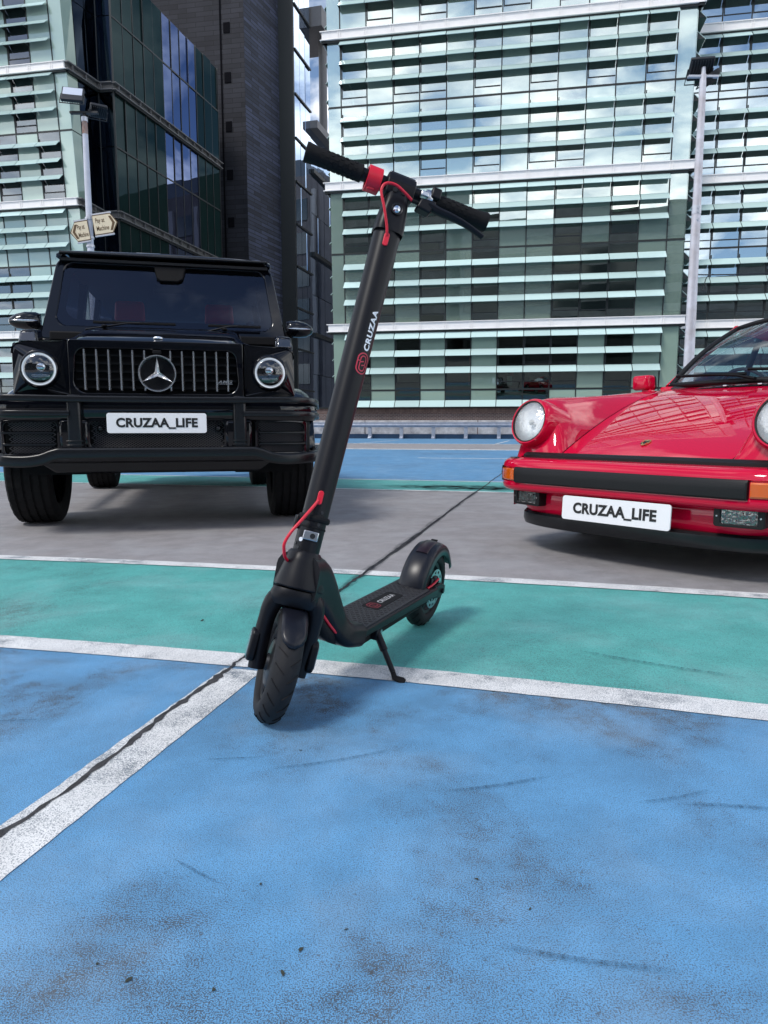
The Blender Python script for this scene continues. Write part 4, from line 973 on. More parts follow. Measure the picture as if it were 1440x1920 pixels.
# -- bumper with openings, guard bars
def mirr(pts): return [(-x, y) for x, y in pts[::-1]]
bp_half = [(0, .06), (.45, .06), (.62, .065), (.80, .080), (.915, .120), (.970, .20), (.988, .30), (.99, .42)]
bpath = [(-x, y) for x, y in bp_half[::-1]] + bp_half[1:]
mb = sweep(bpath, [(-.06, .835), (.0, .825), (.012, .80), (.012, .72), (-.005, .695)]); mb.build('bumper_upper', M_blk, suv)
mb = sweep(bpath, [(-.04, .695), (-.04, .47), (-.10, .42)]); mb.build('bumper_recess', M_blkp, suv)
mb = sweep(bpath, [(-.05, .505), (.004, .495), (.010, .47), (.0, .45), (-.05, .435)]); mb.build('bumper_lower', M_blk, suv)
mb = MB(); mb.extrude([(-.72, .10, .455), (.70, .10, .455), (.60, .13, .378), (-.62, .13, .378)], (0, .5, 0)); mb.build('skid_plate', M_blkm, suv, bevel=.012)
for x0, x1 in ((-.575, -.405), (.385, .555)):
    mb = MB(); mb.box(x0, x1, .045, .16, .50, .70); mb.build('bumper_divider', M_blk, suv, bevel=.02)
def lattice(name, x0, x1, z0, z1, fy, step=.022):
    mb = MB(); n = int((x1 - x0) / step)
    for i in range(-int((z1 - z0) / step) * 2, n + 1):
        for d in (1, -1):
            xa = x0 + i * step if d == 1 else x0 + i * step + (z1 - z0) * 1.6
            pts = []
            for k in range(9):
                z = z0 + (z1 - z0) * k / 8; x = xa + d * (z - z0) * 1.6
                if x0 <= x <= x1: pts.append((x, fy(x), z))
            if len(pts) > 1: mb.tube(pts, .0022, 4, caps=False)
    mb.build(name, M_mesh, suv, smooth=0)
yb = lambda x: .085 + max(0, abs(x) - .62) ** 1.8 * .45
lattice('centre_mesh', -.405, .385, .530, .690, yb)
lattice('side_mesh', -.88, -.585, .475, .690, yb); lattice('side_mesh', .565, .90, .475, .690, yb)
for s in (-1, 1):
    mb = MB(); pth = [(s * x, yb(x) - .03) for x in (.60, .70, .80, .89)]
    if s > 0: mb = sweep(pth, [(0, .630), (.010, .625), (.010, .615), (0, .612)], mb); mb = sweep(pth, [(0, .560), (.010, .555), (.010, .545), (0, .540)], mb)
    else: mb = sweep(pth[::-1], [(0, .630), (.010, .625), (.010, .615), (0, .612)], mb); mb = sweep(pth[::-1], [(0, .560), (.010, .555), (.010, .545), (0, .540)], mb)
    mb.build('vent_blade', M_blkm, suv)
    mb = MB(); mb.ell((s * .345, .075, .645), .02, .015, .02, 12, 8); mb.build('parking_sensor', M_blkm, suv)
for s in (-1, 1):
    oc = [(.570, .465), (.900, .475), (.905, .695), (.570, .700)]; ic = [(.588, .482), (.885, .490), (.888, .680), (.588, .685)]
    fy = lambda x, z: (s * x, yb(x) - .020, z)
    mb = MB(); mb.ring(loop2(oc, .02, fy, 6), loop2(ic, .03, fy, 6), (0, .04, 0)); mb.build('vent_frame', M_blk, suv, bevel=.004)
oc = [(-.420, .515), (.400, .515), (.400, .702), (-.420, .702)]; ic = [(-.402, .532), (.382, .532), (.382, .688), (-.402, .688)]
fy = lambda x, z: (x, .050, z)
mb = MB(); mb.ring(loop2(oc, .02, fy, 6), loop2(ic, .03, fy, 6), (0, .04, 0)); mb.build('centre_intake_frame', M_blk, suv, bevel=.004)
# guard
def gbar(name, pts, hz_, hd):
    P = smooth_path(pts, 3); rows = []
    for i, p in enumerate(P):
        a = P[max(0, i - 1)]; b = P[min(len(P) - 1, i + 1)]; t = (b - a).normalized(); nr = Vector((t.y, -t.x, 0)).normalized(); up_ = nr.cross(t)
        if up_.z < 0: up_ = -up_
        rows.append([p + nr * x + up_ * z for x, z in rpoly([(-hd, -hz_), (hd, -hz_), (hd, hz_), (-hd, hz_)], min(hz_, hd) * .45, 3)])
    MB().grid(rows, closed=True).build(name, M_blkm, suv, smooth=35)
def gtube(name, pts, r=.021, k=4, flat=.75):
    MB().tube(smooth_path(pts, k), r, 12, flat=flat).build(name, M_blkm, suv)
gbar('guard_top_bar', [(-1.0, .34, .79), (-.965, .15, .812), (-.88, .02, .822), (-.70, -.005, .822), (-.35, -.01, .818), (.35, -.01, .818), (.70, -.005, .822), (.88, .02, .822), (.965, .15, .812), (1.0, .34, .79)], .019, .017)
for s in (-1, 1):
    gbar('guard_side_bar', [(s * 1.0, .33, .72), (s * .97, .15, .730), (s * .88, .02, .735), (s * .70, -.005, .735), (s * .50, -.005, .735)], .017, .016)
    mb = MB(); x0, x1 = (s * .435, s * .520)
    mb.extrude([(x0, -.005, .500), (x1, -.005, .500), (x1 - s * .004, -.010, .845), (x0 + s * .004, -.010, .845)], (0, .06, 0)); u_ = mb.build('guard_upright', M_blkm, suv, bevel=.016, seg=3)
    for z in (.548, .572):
        mb = MB(); mb.box(min(x0, x1) - .004, max(x0, x1) + .004, -.010, .05, z - .004, z + .004); mb.build('upright_band', M_blkm, u_, bevel=.002)
gbar('guard_lower_bar', [(-1.0, .36, .50), (-.975, .16, .475), (-.90, .045, .462), (-.76, .005, .455), (-.66, -.005, .468), (-.575, -.01, .498), (-.45, -.012, .500), (.45, -.012, .500), (.575, -.01, .498), (.66, -.005, .468), (.76, .005, .455), (.90, .045, .462), (.975, .16, .475), (1.0, .36, .50)], .034, .030)
# number plate
def plate(root, c, w, h, txt, tsz, tilt=0.0):
    pl = empty('number_plate', c); pl.parent = root; pl.rotation_euler = (tilt, 0, 0)
    mb = MB(); mb.extrude([(x, 0, z) for x, z in rpoly([(-w, -h), (w, -h), (w, h), (-w, h)], .014, 5)], (0, .008, 0)); mb.build('plate_board', M_plate, pl, bevel=.001)
    t_ = text_mb(txt, tsz, .0008, .0026 * tsz / .07, spacing=1.04); xs = [p[0] for p in t_.v]; zs_ = [p[1] for p in t_.v]
    mx_, mz_ = (min(xs) + max(xs)) / 2, .33 * tsz
    t_.xf(lambda p: Vector((p.x - mx_, -.0015 - p.z, p.y - .0 * mz_))); t_.build('plate_lettering', M_ink, pl, smooth=0)
    return pl
plate(suv, (-.009, -.022, .678), .286, .0595, 'CRUZAA_LIFE', .073)
# underside, axles
mb = MB(); mb.box(-.55, .55, .25, 4.5, .42, .56); mb.build('chassis', M_blkp, suv, smooth=0)
mb = MB(); mb.tube([(-.80, .80, .38), (.80, .80, .38)], .05, 10); mb.ell((.1, .80, .41), .10, .10, .08); mb.build('front_axle', M_blkp, suv)
mb = MB(); mb.tube([(-.80, 3.70, .38), (.80, 3.70, .38)], .05, 10); mb.ell((.1, 3.70, .42), .10, .10, .08); mb.build('rear_axle', M_blkp, suv)
mb = MB(); mb.box(-.35, .3, .35, 1.1, .36, .45); mb.build('engine_guard', M_blkp, suv, bevel=.02)
# wheels
def tyre(R0, w, n=120, grooves=(-.55, -.18, .18, .55), rim=.27):
    """lathe around x with tread blocks"""
    prof = []
    hw = w / 2
    prof.append((rim, -hw * .80)); prof.append((rim + .05, -hw * .97)); prof.append((R0 - .055, -hw * 1.0)); prof.append((R0 - .018, -hw * .93))
    xs = [-.84]
    for g_ in grooves: xs += [g_ - .055, g_ - .05, g_ + .05, g_ + .055]
    xs += [.84]
    for i, x in enumerate(xs):
        dep = .009 if (i % 4) in (2, 3) and 0 < i < len(xs) - 1 else 0.0
        crown = R0 - .006 * abs(x) ** 3
        prof.append((crown - dep, x * hw))
    prof.append((R0 - .018, hw * .93)); prof.append((R0 - .055, hw * 1.0)); prof.append((rim + .05, hw * .97)); prof.append((rim, hw * .80))
    mb = MB(); rows = []
    for k in range(n):
        row = []
        for i, (r, h) in enumerate(prof):
            ph = k + (h / hw) * 1.6
            sip = .0055 if (k % 4 == 0) and (3 <= i <= len(prof) - 4) else 0
            an = 2 * PI * k / n + abs(h / hw) * .05
            row.append((h, (r - sip) * math.cos(an), (r - sip) * math.sin(an)))
        rows.append(row)
    rows.append(rows[0])
    mb.grid(rows)
    return mb
def wheel(root, c, R0, w, side, rim=.27, rimm=None, spokes=10):
    wh = empty('wheel', c); wh.parent = root
    tyre(R0, w, rim=rim).build('tyre', M_rub, wh, smooth=28)
    rimm = rimm or M_blk; hw = w / 2
    mb = MB(); mb.lathe([(rim, -hw * .8), (rim - .02, -hw * .6), (rim - .02, hw * .6), (rim, hw * .8)], (0, 0, 0), (1, 0, 0), 40)
    for k in range(spokes):
        a = 2 * PI * k / spokes; d = Vector((0, math.cos(a), math.sin(a))); t_ = Vector((0, -math.sin(a), math.cos(a)))
        mb.obox(d * (rim * .52) + Vector((side * hw * .62, 0, 0)), Vector((.018, 0, 0)), d * (rim * .47), t_ * .016)
    mb.lathe([(.0005, side * hw * .72), (.05, side * hw * .72), (.07, side * hw * .5)], (0, 0, 0), (1, 0, 0), 20)
    mb.build('rim', rimm, wh)
    mb = MB(); mb.lathe([(.0005, side * hw * .2), (rim * .75, side * hw * .2), (rim * .75, side * hw * .05), (.0005, side * hw * .05)], (0, 0, 0), (1, 0, 0), 30); mb.build('brake_disc', M_sil, wh)
    return wh
for s in (-1, 1):
    for y in (.80, 3.70):
        wheel(suv, (s * .850, y, .402), .40, .285, s)
mb = MB(); mb.lathe([(.0005, .0), (.30, .0), (.37, .03), (.37, .20), (.0005, .22)], (0, 4.78, 1.05), (0, 1, 0), 36); mb.build('spare_wheel_cover', M_blk, suv)

# ================================================================== RED SPORTS CAR
M_redp = mat('red_car_paint', (0.56, 0.002, 0.034), 0.5, spec=0.0, coat=1.0, coatr=0.012)
M_seal = mat('black_rubber_seal', (.008, .008, .009), .5, spec=.3)
M_amber = mat('amber_lens', (0.80, 0.14, 0.004), .15, coat=.8, trans=.25)
M_fogl = glass('ribbed_fog_glass', (.8, .82, .8), refl=.12, bump=(60, .15))
M_hll = glass('fluted_headlight_glass', (.92, .94, .95), refl=.08, bump=(60, .15))
M_wsp = glass('clear_windscreen', (0.62, 0.72, 0.74), refl=.03, gloss=(.85, .95, 1))
M_gold = mat('enamel_crest_gold', (.75, .55, .22), .25, metal=.9)
M_tan = mat('dark_seat_vinyl', (.02, .02, .024), .6)

por = empty('sports_car', (1.030, 3.238, 0), -0.891)
tag(por, 'red classic sports car with round headlights angled in from the right edge', 'car')
def lerp_tab(tab, v):
    for a, b in zip(tab[:-1], tab[1:]):
        if a[0] <= v <= b[0]:
            t = (v - a[0]) / (b[0] - a[0]); return [p + (q - p) * t for p, q in zip(a[1:], b[1:])]
    return list(tab[-1][1:]) if v > tab[-1][0] else list(tab[0][1:])
#      v    zc    xh    zh    xc    zr    xs
PT = [(.185, .500, .440, .497, .65, .505, .775), (.215, .516, .442, .512, .65, .600, .785), (.240, .530, .445, .524, .65, .690, .790), (.262, .541, .447, .534, .65, .772, .794), (.285, .552, .450, .544, .65, .796, .797), (.32, .568, .455, .558, .652, .808, .801), (.40, .603, .468, .588, .657, .818, .806),
      (.55, .655, .500, .636, .668, .824, .811), (.75, .715, .540, .697, .682, .832, .815), (1.0, .785, .578, .770, .695, .848, .818), (1.25, .848, .600, .838, .705, .868, .818), (1.45, .892, .612, .880, .712, .884, .816), (1.62, .918, .620, .905, .716, .896, .815)]
VS = [.185, .20, .215, .2275, .24, .251, .262, .274, .285, .30, .32, .36, .40, .47, .55, .65, .75, .87, 1.0, 1.12, 1.25, 1.35, 1.45, 1.54, 1.62]
def sst(t): t = max(0, min(1, t)); return t * t * (3 - 2 * t)
FAX = .93; FAR = .345
def sec(v):
    zc, xh, zh, xc, zr, xs = lerp_tab(PT, v)
    hood = [(f * xh, zc + (zh - zc) * f ** 2.2) for f in (0, .2, .4, .6, .78, .90, .96, 1.0)]
    gap = .0035
    hood[-1] = (xh - gap, zh)
    fen = [(xh + gap, zh)]
    for f in (.12, .25, .38, .5, .62, .75, .88, 1.0):
        x = xh + (xc - xh) * f; wv = .55 - .40 * max(0, min(1, (.75 - v) / .4)); fen.append((x, zh + (zr - zh) * (sst(f) * wv + (1 - (1 - f) ** 2.3) * (1 - wv))))
    zs0 = max(.44, zr - .24)
    for f in (15, 30, 45, 60, 75, 90):
        fen.append((xc + (xs - xc) * math.sin(R_(f)), zs0 + (zr - zs0) * math.cos(R_(f))))
    zl = .22
    if abs(v - FAX) < FAR: zl = .32 + math.sqrt(FAR ** 2 - (v - FAX) ** 2)
    for f in (.33, .66, 1.0):
        fen.append((xs + .004 * math.sin(f * 3), zs0 + (min(zl, zs0) - zs0) * f))
    return hood, fen
def vfront(x, v):      # the nose curves back towards the sides
    return v + max(0, 1 - (v - .185) / .5) * (.07 * (abs(x) / .8) ** 4)
rows_h = []; rows_f = {1: [], -1: []}
for v in VS:
    h_, f_ = sec(v)
    rows_h.append([(-x, vfront(x, v), z) for x, z in h_[::-1]] + [(x, vfront(x, v), z) for x, z in h_[1:]])
    for s in (1, -1): rows_f[s].append([(s * x, vfront(x, v), z) for x, z in f_])
hood = MB().grid(rows_h[:23]).build('bonnet', M_redp, por, smooth=60)
for s in (1, -1):
    MB().grid(rows_f[s]).build('front_wing', M_redp, por, smooth=60)
mb = MB().grid([[(x, y, z - .012) for x, y, z in r] for r in rows_h]); mb.build('bonnet_gutter', M_seal, por, smooth=60)
mb = MB().grid([[rows_h[i][k] for k in range(15)] for i in (22, 23, 24)]); mb.build('cowl_panel', M_redp, por, smooth=60)
# fresh air grille in front of the windscreen, and wiper shelf
def hz(x, v): return lerp_tab(PT, v)[0] - .02 * (abs(x) / .6) ** 2
rows = [[(x, v, hz(x, v) + .004) for x in [-.36 + .72 * k / 16 for k in range(17)]] for v in (1.42, 1.455, 1.49)]
mb = MB().grid(rows); ag = mb.build('air_intake_grille', M_blkp, por)
for x in (-.18, .02, .22):
    mb = MB(); mb.box(x - .012, x + .012, 1.418, 1.492, hz(x, 1.46) + .003, hz(x, 1.46) + .011); mb.build('intake_bar', M_sil, ag, bevel=.002)
# body from the doors back
PB = [(1.62, .92, .60, .896, .815), (1.9, .93, .62, .905, .812), (2.6, .935, .62, .915, .812), (3.0, .935, .60, .90, .83), (3.35, .90, .55, .86, .845), (3.75, .78, .48, .78, .83), (4.05, .66, .42, .70, .79), (4.2, .58, .4, .60, .74)]
RAX = 3.20
for s in (1, -1):
    rows = []
    for v in (1.62, 1.75, 1.9, 2.2, 2.6, 2.84, 2.87, 2.9, 2.95, 3.0, 3.1, 3.2, 3.3, 3.4, 3.5, 3.54, 3.56, 3.75, 3.9, 4.05, 4.14, 4.2):
        zc, xi, zr, xs = lerp_tab(PB, v); zl = .22
        if abs(v - RAX) < .35: zl = .32 + math.sqrt(.35 ** 2 - (v - RAX) ** 2)
        pts = [(0, zc), (xi * .5, zc), (xi, (zc + zr) / 2), (.66 * xs + .34 * xi, zr)]
        for f in (30, 60, 90): pts.append((.86 * xs + .14 * xs * math.sin(R_(f)), zr - .22 + .22 * math.cos(R_(f))))
        for f in (.3, .65, 1.0): pts.append((xs - .01 * f, (zr - .22) + (min(zl, zr - .22) - zr + .22) * f))
        rows.append([(s * x, v, z) for x, z in pts])
    MB().grid(rows).build('rear_body', M_redp, por, smooth=50)
    mb = MB(); mb.extrude([(s * .80, y, z) for y, z in ((1.66, .30), (1.62, .60), (1.66, .87), (2.66, .88), (2.72, .6), (2.64, .30))], (s * .028, 0, 0)); d_ = mb.build('door', M_redp, por, bevel=.012)
    mb = MB(); mb.box(min(s * .828, s * .845), max(s * .828, s * .845), 2.44, 2.60, .755, .775); mb.build('door_handle', M_seal, d_, bevel=.004)
    mb = MB(); mb.box(min(s * .76, s * .82), max(s * .76, s * .82), 1.28, 2.85, .20, .29); mb.build('sill', M_seal, por, bevel=.02)
mb = MB(); mb.box(-.70, .70, 4.15, 4.26, .34, .52); mb.build('rear_bumper', M_redp, por, bevel=.03, seg=3)
mb = MB(); mb.box(-.62, .62, .35, 4.1, .16, .46); mb.build('floor_pan', M_blkp, por, smooth=0)
mb = MB(); mb.box(-.58, .58, .42, 1.3, .40, .50); mb.build('luggage_well', M_blkp, por, smooth=0)
# wheels
M_alloy = mat('forged_alloy', (.30, .31, .32), .3, metal=.9)
for s in (-1, 1):
    for y in (FAX, RAX): wheel(por, (s * .685, y, .312), .312, .19, s, rim=.20, rimm=M_alloy, spokes=5)
    for y in (FAX, RAX):
        mb = MB(); mb.lathe([(.36, s * .45), (.36, s * .80)], (0, y, .32), (1, 0, 0), 18, a0=R_(-5), a1=R_(185), ref=(0, 1, 0)); mb.build('wheel_well', M_blkp, por)
# headlights
for s in (-1, 1):
    tl = R_(15); ax = Vector((s * .06, -math.cos(tl), math.sin(tl))).normalized(); hc = Vector((s * .650, .240, .678))
    hl = empty('headlight', hc); hl.parent = por
    mb = MB(); mb.lathe([(.112, .024), (.115, .032), (.121, .033), (.128, .024), (.132, .006), (.135, -.03), (.136, -.16), (.11, -.16), (.11, .02)], (0, 0, 0), ax, 48, close=True); mb.build('rim', M_redp, hl, smooth=50)
    mb = MB(); mb.lathe([(.108, .02), (.108, .031), (.114, .031), (.114, .02)], (0, 0, 0), ax, 44, close=True); mb.build('seal', M_seal, hl)
    mb = MB(); mb.lathe([(.0005, -.020), (.03, -.019), (.06, -.012), (.09, .004), (.109, .022)], (0, 0, 0), ax, 36); mb.build('reflector', mat('satin_headlight_reflector', (.88, .88, .88), .6), hl)
    mb = MB(); mb.ell(ax * .006, .016, .016, .016, 12, 8); mb.build('bulb', M_wbox, hl)
    mb = MB(); mb.lathe([(.0005, .058), (.038, .056), (.070, .049), (.096, .037), (.109, .026)], (0, 0, 0), ax, 40); mb.build('lens', M_hll, hl)
    mb = MB(); mb.tube([Vector((0, 0, -.124)) + ax * .025, Vector((0, 0, -.124)) + ax * .033], .005, 8); mb.build('rim_screw', M_chr, hl)
# bumper, strips, lamps, valance, lip
hp = [(0, .048), (.25, .048), (.45, .050), (.58, .058), (.655, .078), (.715, .112), (.765, .158), (.795, .215), (.812, .30), (.818, .42), (.820, .58)]
pp = [(-x, y) for x, y in hp[::-1]] + hp[1:]
ppS = [tuple(p) for p in smooth_path(pp, 3)]
mb = sweep(ppS, [(-.13, .496), (-.055, .492), (-.020, .487), (-.004, .478), (.006, .464), (.010, .447), (.004, .443), (.004, .372), (.010, .368), (.012, .352), (.008, .336), (-.004, .324), (-.03, .318), (-.08, .317)]); mb.build('front_bumper', M_redp, por, smooth=35)
mb = sweep(ppS, [(-.20, .505), (-.15, .522), (-.115, .520), (-.098, .508), (-.098, .488)]); mb.build('bumper_filler_strip', M_seal, por, smooth=50)
def cut(x0, x1):   # part of the bumper path between two x values
    return [p for p in ppS if x0 <= p[0] <= x1]
def dense(path, n):
    L_ = [0.0]
    for a, b in zip(path[:-1], path[1:]): L_.append(L_[-1] + (Vector(b) - Vector(a)).length)
    return L_
PPD = [tuple(p) for p in smooth_path(pp, 24)]
def cutd(x0, x1): return [p for p in PPD if x0 <= p[0] <= x1]
mb = sweep(cutd(-.592, .592), [(-.002, .449), (.020, .447), (.027, .438), (.029, .408), (.027, .374), (.019, .366), (-.002, .364)]); st = mb.build('bumper_rubber_strip', M_seal, por, smooth=35)
for x in (-.592, .592):
    y = min(PPD, key=lambda p: abs(p[0] - x))[1]; mb = MB(); mb.extrude([(x, y - o_, z) for o_, z in ((-.002, .449), (.020, .447), (.027, .438), (.029, .408), (.027, .374), (.019, .366), (-.002, .364))], ((.006 if x > 0 else -.006), .002, 0)); mb.build('strip_end', M_seal, st, smooth=0)
for s in (-1, 1):
    pth = cutd(.600, .735) if s > 0 else cutd(-.735, -.600)
    mb = sweep(pth, [(-.01, .440), (.014, .438), (.018, .432), (.018, .382), (.014, .376), (-.01, .374)]); mb.build('indicator', M_amber, por, smooth=30)
    # fluted inside
    pth2 = [p for p in PPD if (.737 <= p[0] if s > 0 else p[0] <= -.737) and p[1] < .33]
    mb = sweep(pth2, [(0, .450), (.016, .446), (.020, .41), (.016, .368), (0, .364)]); mb.build('side_rubber', M_seal, por, smooth=30)
    mb = MB(); mb.box(s * .66 - .02, s * .66 + .02, .10, .13, .492, .497); mb.build('washer_nozzle', M_seal, por, bevel=.002)
hp_ = 0
vp = [(-.076, .322), (-.068, .30), (-.066, .26), (-.075, .222), (-.085, .205)]
mb = sweep([p for p in ppS if abs(p[0]) < .80 or p[1] < .5], vp); mb.xf(lambda p: Vector((p.x * (1 - .9 * (.322 - p.z)), p.y, p.z))); mb.build('front_valance', M_redp, por, smooth=40)
lp = [tuple(p) for p in smooth_path([(-.70, .42), (-.68, .29), (-.63, .210), (-.54, .155), (-.40, .118), (-.2, .102), (0, .098), (.2, .102), (.40, .118), (.54, .155), (.63, .210), (.68, .29), (.70, .42)], 4)]
mb = sweep(lp, [(-.03, .212), (.016, .212), (.028, .200), (.030, .165), (.022, .142), (.0, .135), (-.10, .145)]); mb.build('front_lip', M_blkm, por, smooth=35)
for s in (-1, 1):
    fc = Vector((s * .548, .104, .292)); fa = R_(9) * s
    fg = empty('fog_lamp', fc); fg.parent = por; fg.rotation_euler = (0, 0, fa * 1.0)
    mb = MB(); mb.ring([(x, -.022, z) for x, z in rpoly([(-.098, -.044), (.098, -.044), (.098, .046), (-.098, .046)], .012, 4)], [(x, -.022, z) for x, z in rpoly([(-.070, -.032), (.070, -.032), (.070, .034), (-.070, .034)], .008, 4)], (0, .10, 0)); mb.build('surround', M_seal, fg, bevel=.003)
    mb = MB(); mb.grid([[(x, .02 + .0 * x, -.032), (x, .05, -.012), (x, .055, .012), (x, .02, .034)] for x in (-.07, 0, .07)]); mb.build('reflector', M_refl, fg)
    mb = MB(); mb.extrude([(x, -.014, z) for x, z in rpoly([(-.069, -.031), (.069, -.031), (.069, .033), (-.069, .033)], .008, 4)], (0, .004, 0))
    for i in range(22):
        x = -.063 + .006 * i; mb.box(x - .0015, x + .0015, -.0165, -.013, -.028, .030)
    mb.build('lens', M_fogl, fg)
    for x in (-.084, .084):
        mb = MB(); mb.tube([(x, -.026, 0), (x, -.02, 0)], .004, 8); mb.build('screw', M_chr, fg)
plate(por, (.008, .024, .2665), .283, .0575, 'CRUZAA_LIFE', .068, R_(-3))
# crest
cv = .335; cz = lerp_tab(PT, cv)[0] + .003
cr_ = [(-.020, .028), (0, .032), (.020, .028), (.021, .0), (.015, -.018), (0, -.032), (-.015, -.018), (-.021, .0)]
nrm = Vector((0, -.40, .91)).normalized(); tv = Vector((0, .91, .40)).normalized(); cc_ = Vector((-.03, cv, cz))
mb = MB(); mb.extrude([cc_ + Vector((x, 0, 0)) + tv * y for x, y in cr_], nrm * .004); cre = mb.build('bonnet_crest', M_gold, por, smooth=0)
mb = MB(); mb.extrude([cc_ + nrm * .0042 + Vector((x * .45, 0, 0)) + tv * y * .42 for x, y in cr_], nrm * .0012); mb.build('crest_centre', M_ink, cre, smooth=0)
for sx, y0, y1, m_ in ((1, .003, .022, M_ink), (-1, .003, .022, M_red), (1, -.020, -.004, M_red), (-1, -.018, -.004, M_ink)):
    mb = MB(); mb.extrude([cc_ + nrm * .0042 + Vector((sx * x, 0, 0)) + tv * y for x, y in ((.011, y0), (.017, y0), (.016, y1), (.011, y1))], nrm * .0008); mb.build('crest_field', m_, cre, smooth=0)
# greenhouse
def wsb(f):  # base of windscreen, f -1..1
    return Vector((.645 * f, 1.50 + .14 * f * f, .928 - .004 * f * f))
def wst(f):
    return Vector((.525 * f, 2.16 + .12 * f * f, 1.372 - .038 * f * f))
rows = []
for t in [i / 8 for i in range(9)]:
    rows.append([wsb(f).lerp(wst(f), t) + Vector((0, -.035 * math.sin(PI * t), .022 * math.sin(PI * t))) for f in [k / 10 - 1 for k in range(21)]])
MB().grid(rows).build('windscreen', M_wsp, por, smooth=70)
loop_ = rows[0] + [r[-1] for r in rows[1:]] + rows[-1][::-1][1:] + [r[0] for r in rows[::-1]][1:-1]
MB().tube(loop_, .017, 10, closed=True).build('windscreen_seal', M_seal, por)
rr = []
for f in [k / 10 - 1 for k in range(21)]:
    pass
roofrows = []
for v, zc, hw in ((2.15, 1.375, .525), (2.3, 1.393, .535), (2.6, 1.40, .54), (2.9, 1.375, .53), (3.2, 1.30, .51), (3.5, 1.18, .48), (3.8, 1.02, .44), (4.0, .86, .42)):
    roofrows.append([(hw * f, v + (.12 * f * f if v < 2.2 else 0.0), zc - .040 * f * f - (.06 * max(0, abs(f) - .85) / .15 if True else 0)) for f in [k / 8 - 1 for k in range(17)]])
MB().grid(roofrows[:4]).build('roof', M_redp, por, smooth=60)
MB().grid(roofrows[3:6]).build('rear_window', M_wsp, por, smooth=60)
MB().grid(roofrows[5:]).build('engine_lid', M_redp, por, smooth=60)
for s in (-1, 1):
    a0, a1 = wsb(s), wst(s)
    mb = MB(); mb.tube([a0 + Vector((s * .03, .03, -.01)), a0.lerp(a1, .5) + Vector((s * .022, .01, .012)), a1 + Vector((s * .012, .02, .0))], [.026, .024, .024], 10); mb.build('windscreen_pillar', M_redp, por)
    mb = MB(); mb.tube([a1 + Vector((s * .01, 0, 0)), Vector((s * .555, 2.6, 1.345)), Vector((s * .55, 2.95, 1.31)), Vector((s * .56, 3.35, 1.12)), Vector((s * .60, 3.55, .95))], .024, 10); mb.build('roof_rail', M_redp, por)
    mb = MB(); mb.tube([Vector((s * .66, 2.66, .92)), Vector((s * .555, 2.72, 1.33))], .022, 10); mb.build('door_pillar', M_seal, por)
    mb = MB(); mb.add([Vector((s * .665, 1.72, .925)), Vector((s * .665, 2.64, .925)), Vector((s * .558, 2.70, 1.32)), Vector((s * .545, 2.34, 1.325))], [(0, 1, 2, 3)]); mb.build('side_window', M_wsp, por, smooth=0)
    mb = MB(); mb.add([Vector((s * .665, 2.69, .925)), Vector((s * .62, 3.45, .93)), Vector((s * .56, 3.2, 1.18)), Vector((s * .556, 2.75, 1.32))], [(0, 1, 2, 3)]); mb.build('quarter_window', M_wsp, por, smooth=0)
    mb = MB(); mb.box(min(s * .60, s * .70), max(s * .60, s * .70), 1.6, 3.6, .88, .918); mb.build('belt_rail', M_redp, por, bevel=.012)
mb = MB(); mb.extrude([(-.62, 1.55, .70), (-.62, 1.58, .915), (-.62, 1.80, .945), (-.62, 1.92, .90), (-.62, 1.92, .70)], (1.24, 0, 0)); mb.build('dashboard', M_tan, por, bevel=.02)
mb = MB(); mb.lathe([(.165, -.012), (.177, 0), (.165, .012), (.153, 0)], (-.35, 2.05, .88), (0, .94, .35), 28, close=True); mb.build('steering_wheel', M_tan, por)
for s in (-1, 1):
    st = empty('seat', (s * .36, 2.5, .45)); st.parent = por
    mb = MB(); mb.box(-.23, .23, -.28, .2, -.05, .12); mb.build('cushion', M_tan, st, bevel=.05, seg=3)
    mb = MB(); mb.extrude([(-.22, .12, .08), (.22, .12, .08), (.21, .26, .45), (.12, .30, .70), (-.12, .30, .70), (-.21, .26, .45)], (0, .10, .02)); mb.build('backrest', M_tan, st, bevel=.04, seg=3)
# wipers resting at the foot of the windscreen
for x0, x1, lift in ((-.02, -.58, .02), (.50, -.08, .03)):
    w_ = empty('wiper', (x0, 1.42, .94)); w_.parent = por
    def wp(x, d=.03, h=.03):
        f = x / .645; b_ = wsb(f); return b_ + Vector((0, -d, h))
    mb = MB(); mb.tube([wp(x0, .05, .005), wp(x0 * .8 + x1 * .2, .04, .03), wp(x0 * .5 + x1 * .5, .03, .045)], [.016, .013, .009], 8, flat=.6); mb.build('wiper_arm', M_blkp, w_, off=w_.location)
    mb = MB(); mb.tube([wp(x0 + (x1 - x0) * t, .025 - .008 * t, .035 + lift * t) for t in (.12, .35, .6, .85, 1.0)], .010, 6); mb.build('wiper_blade', M_blkp, w_, off=w_.location)
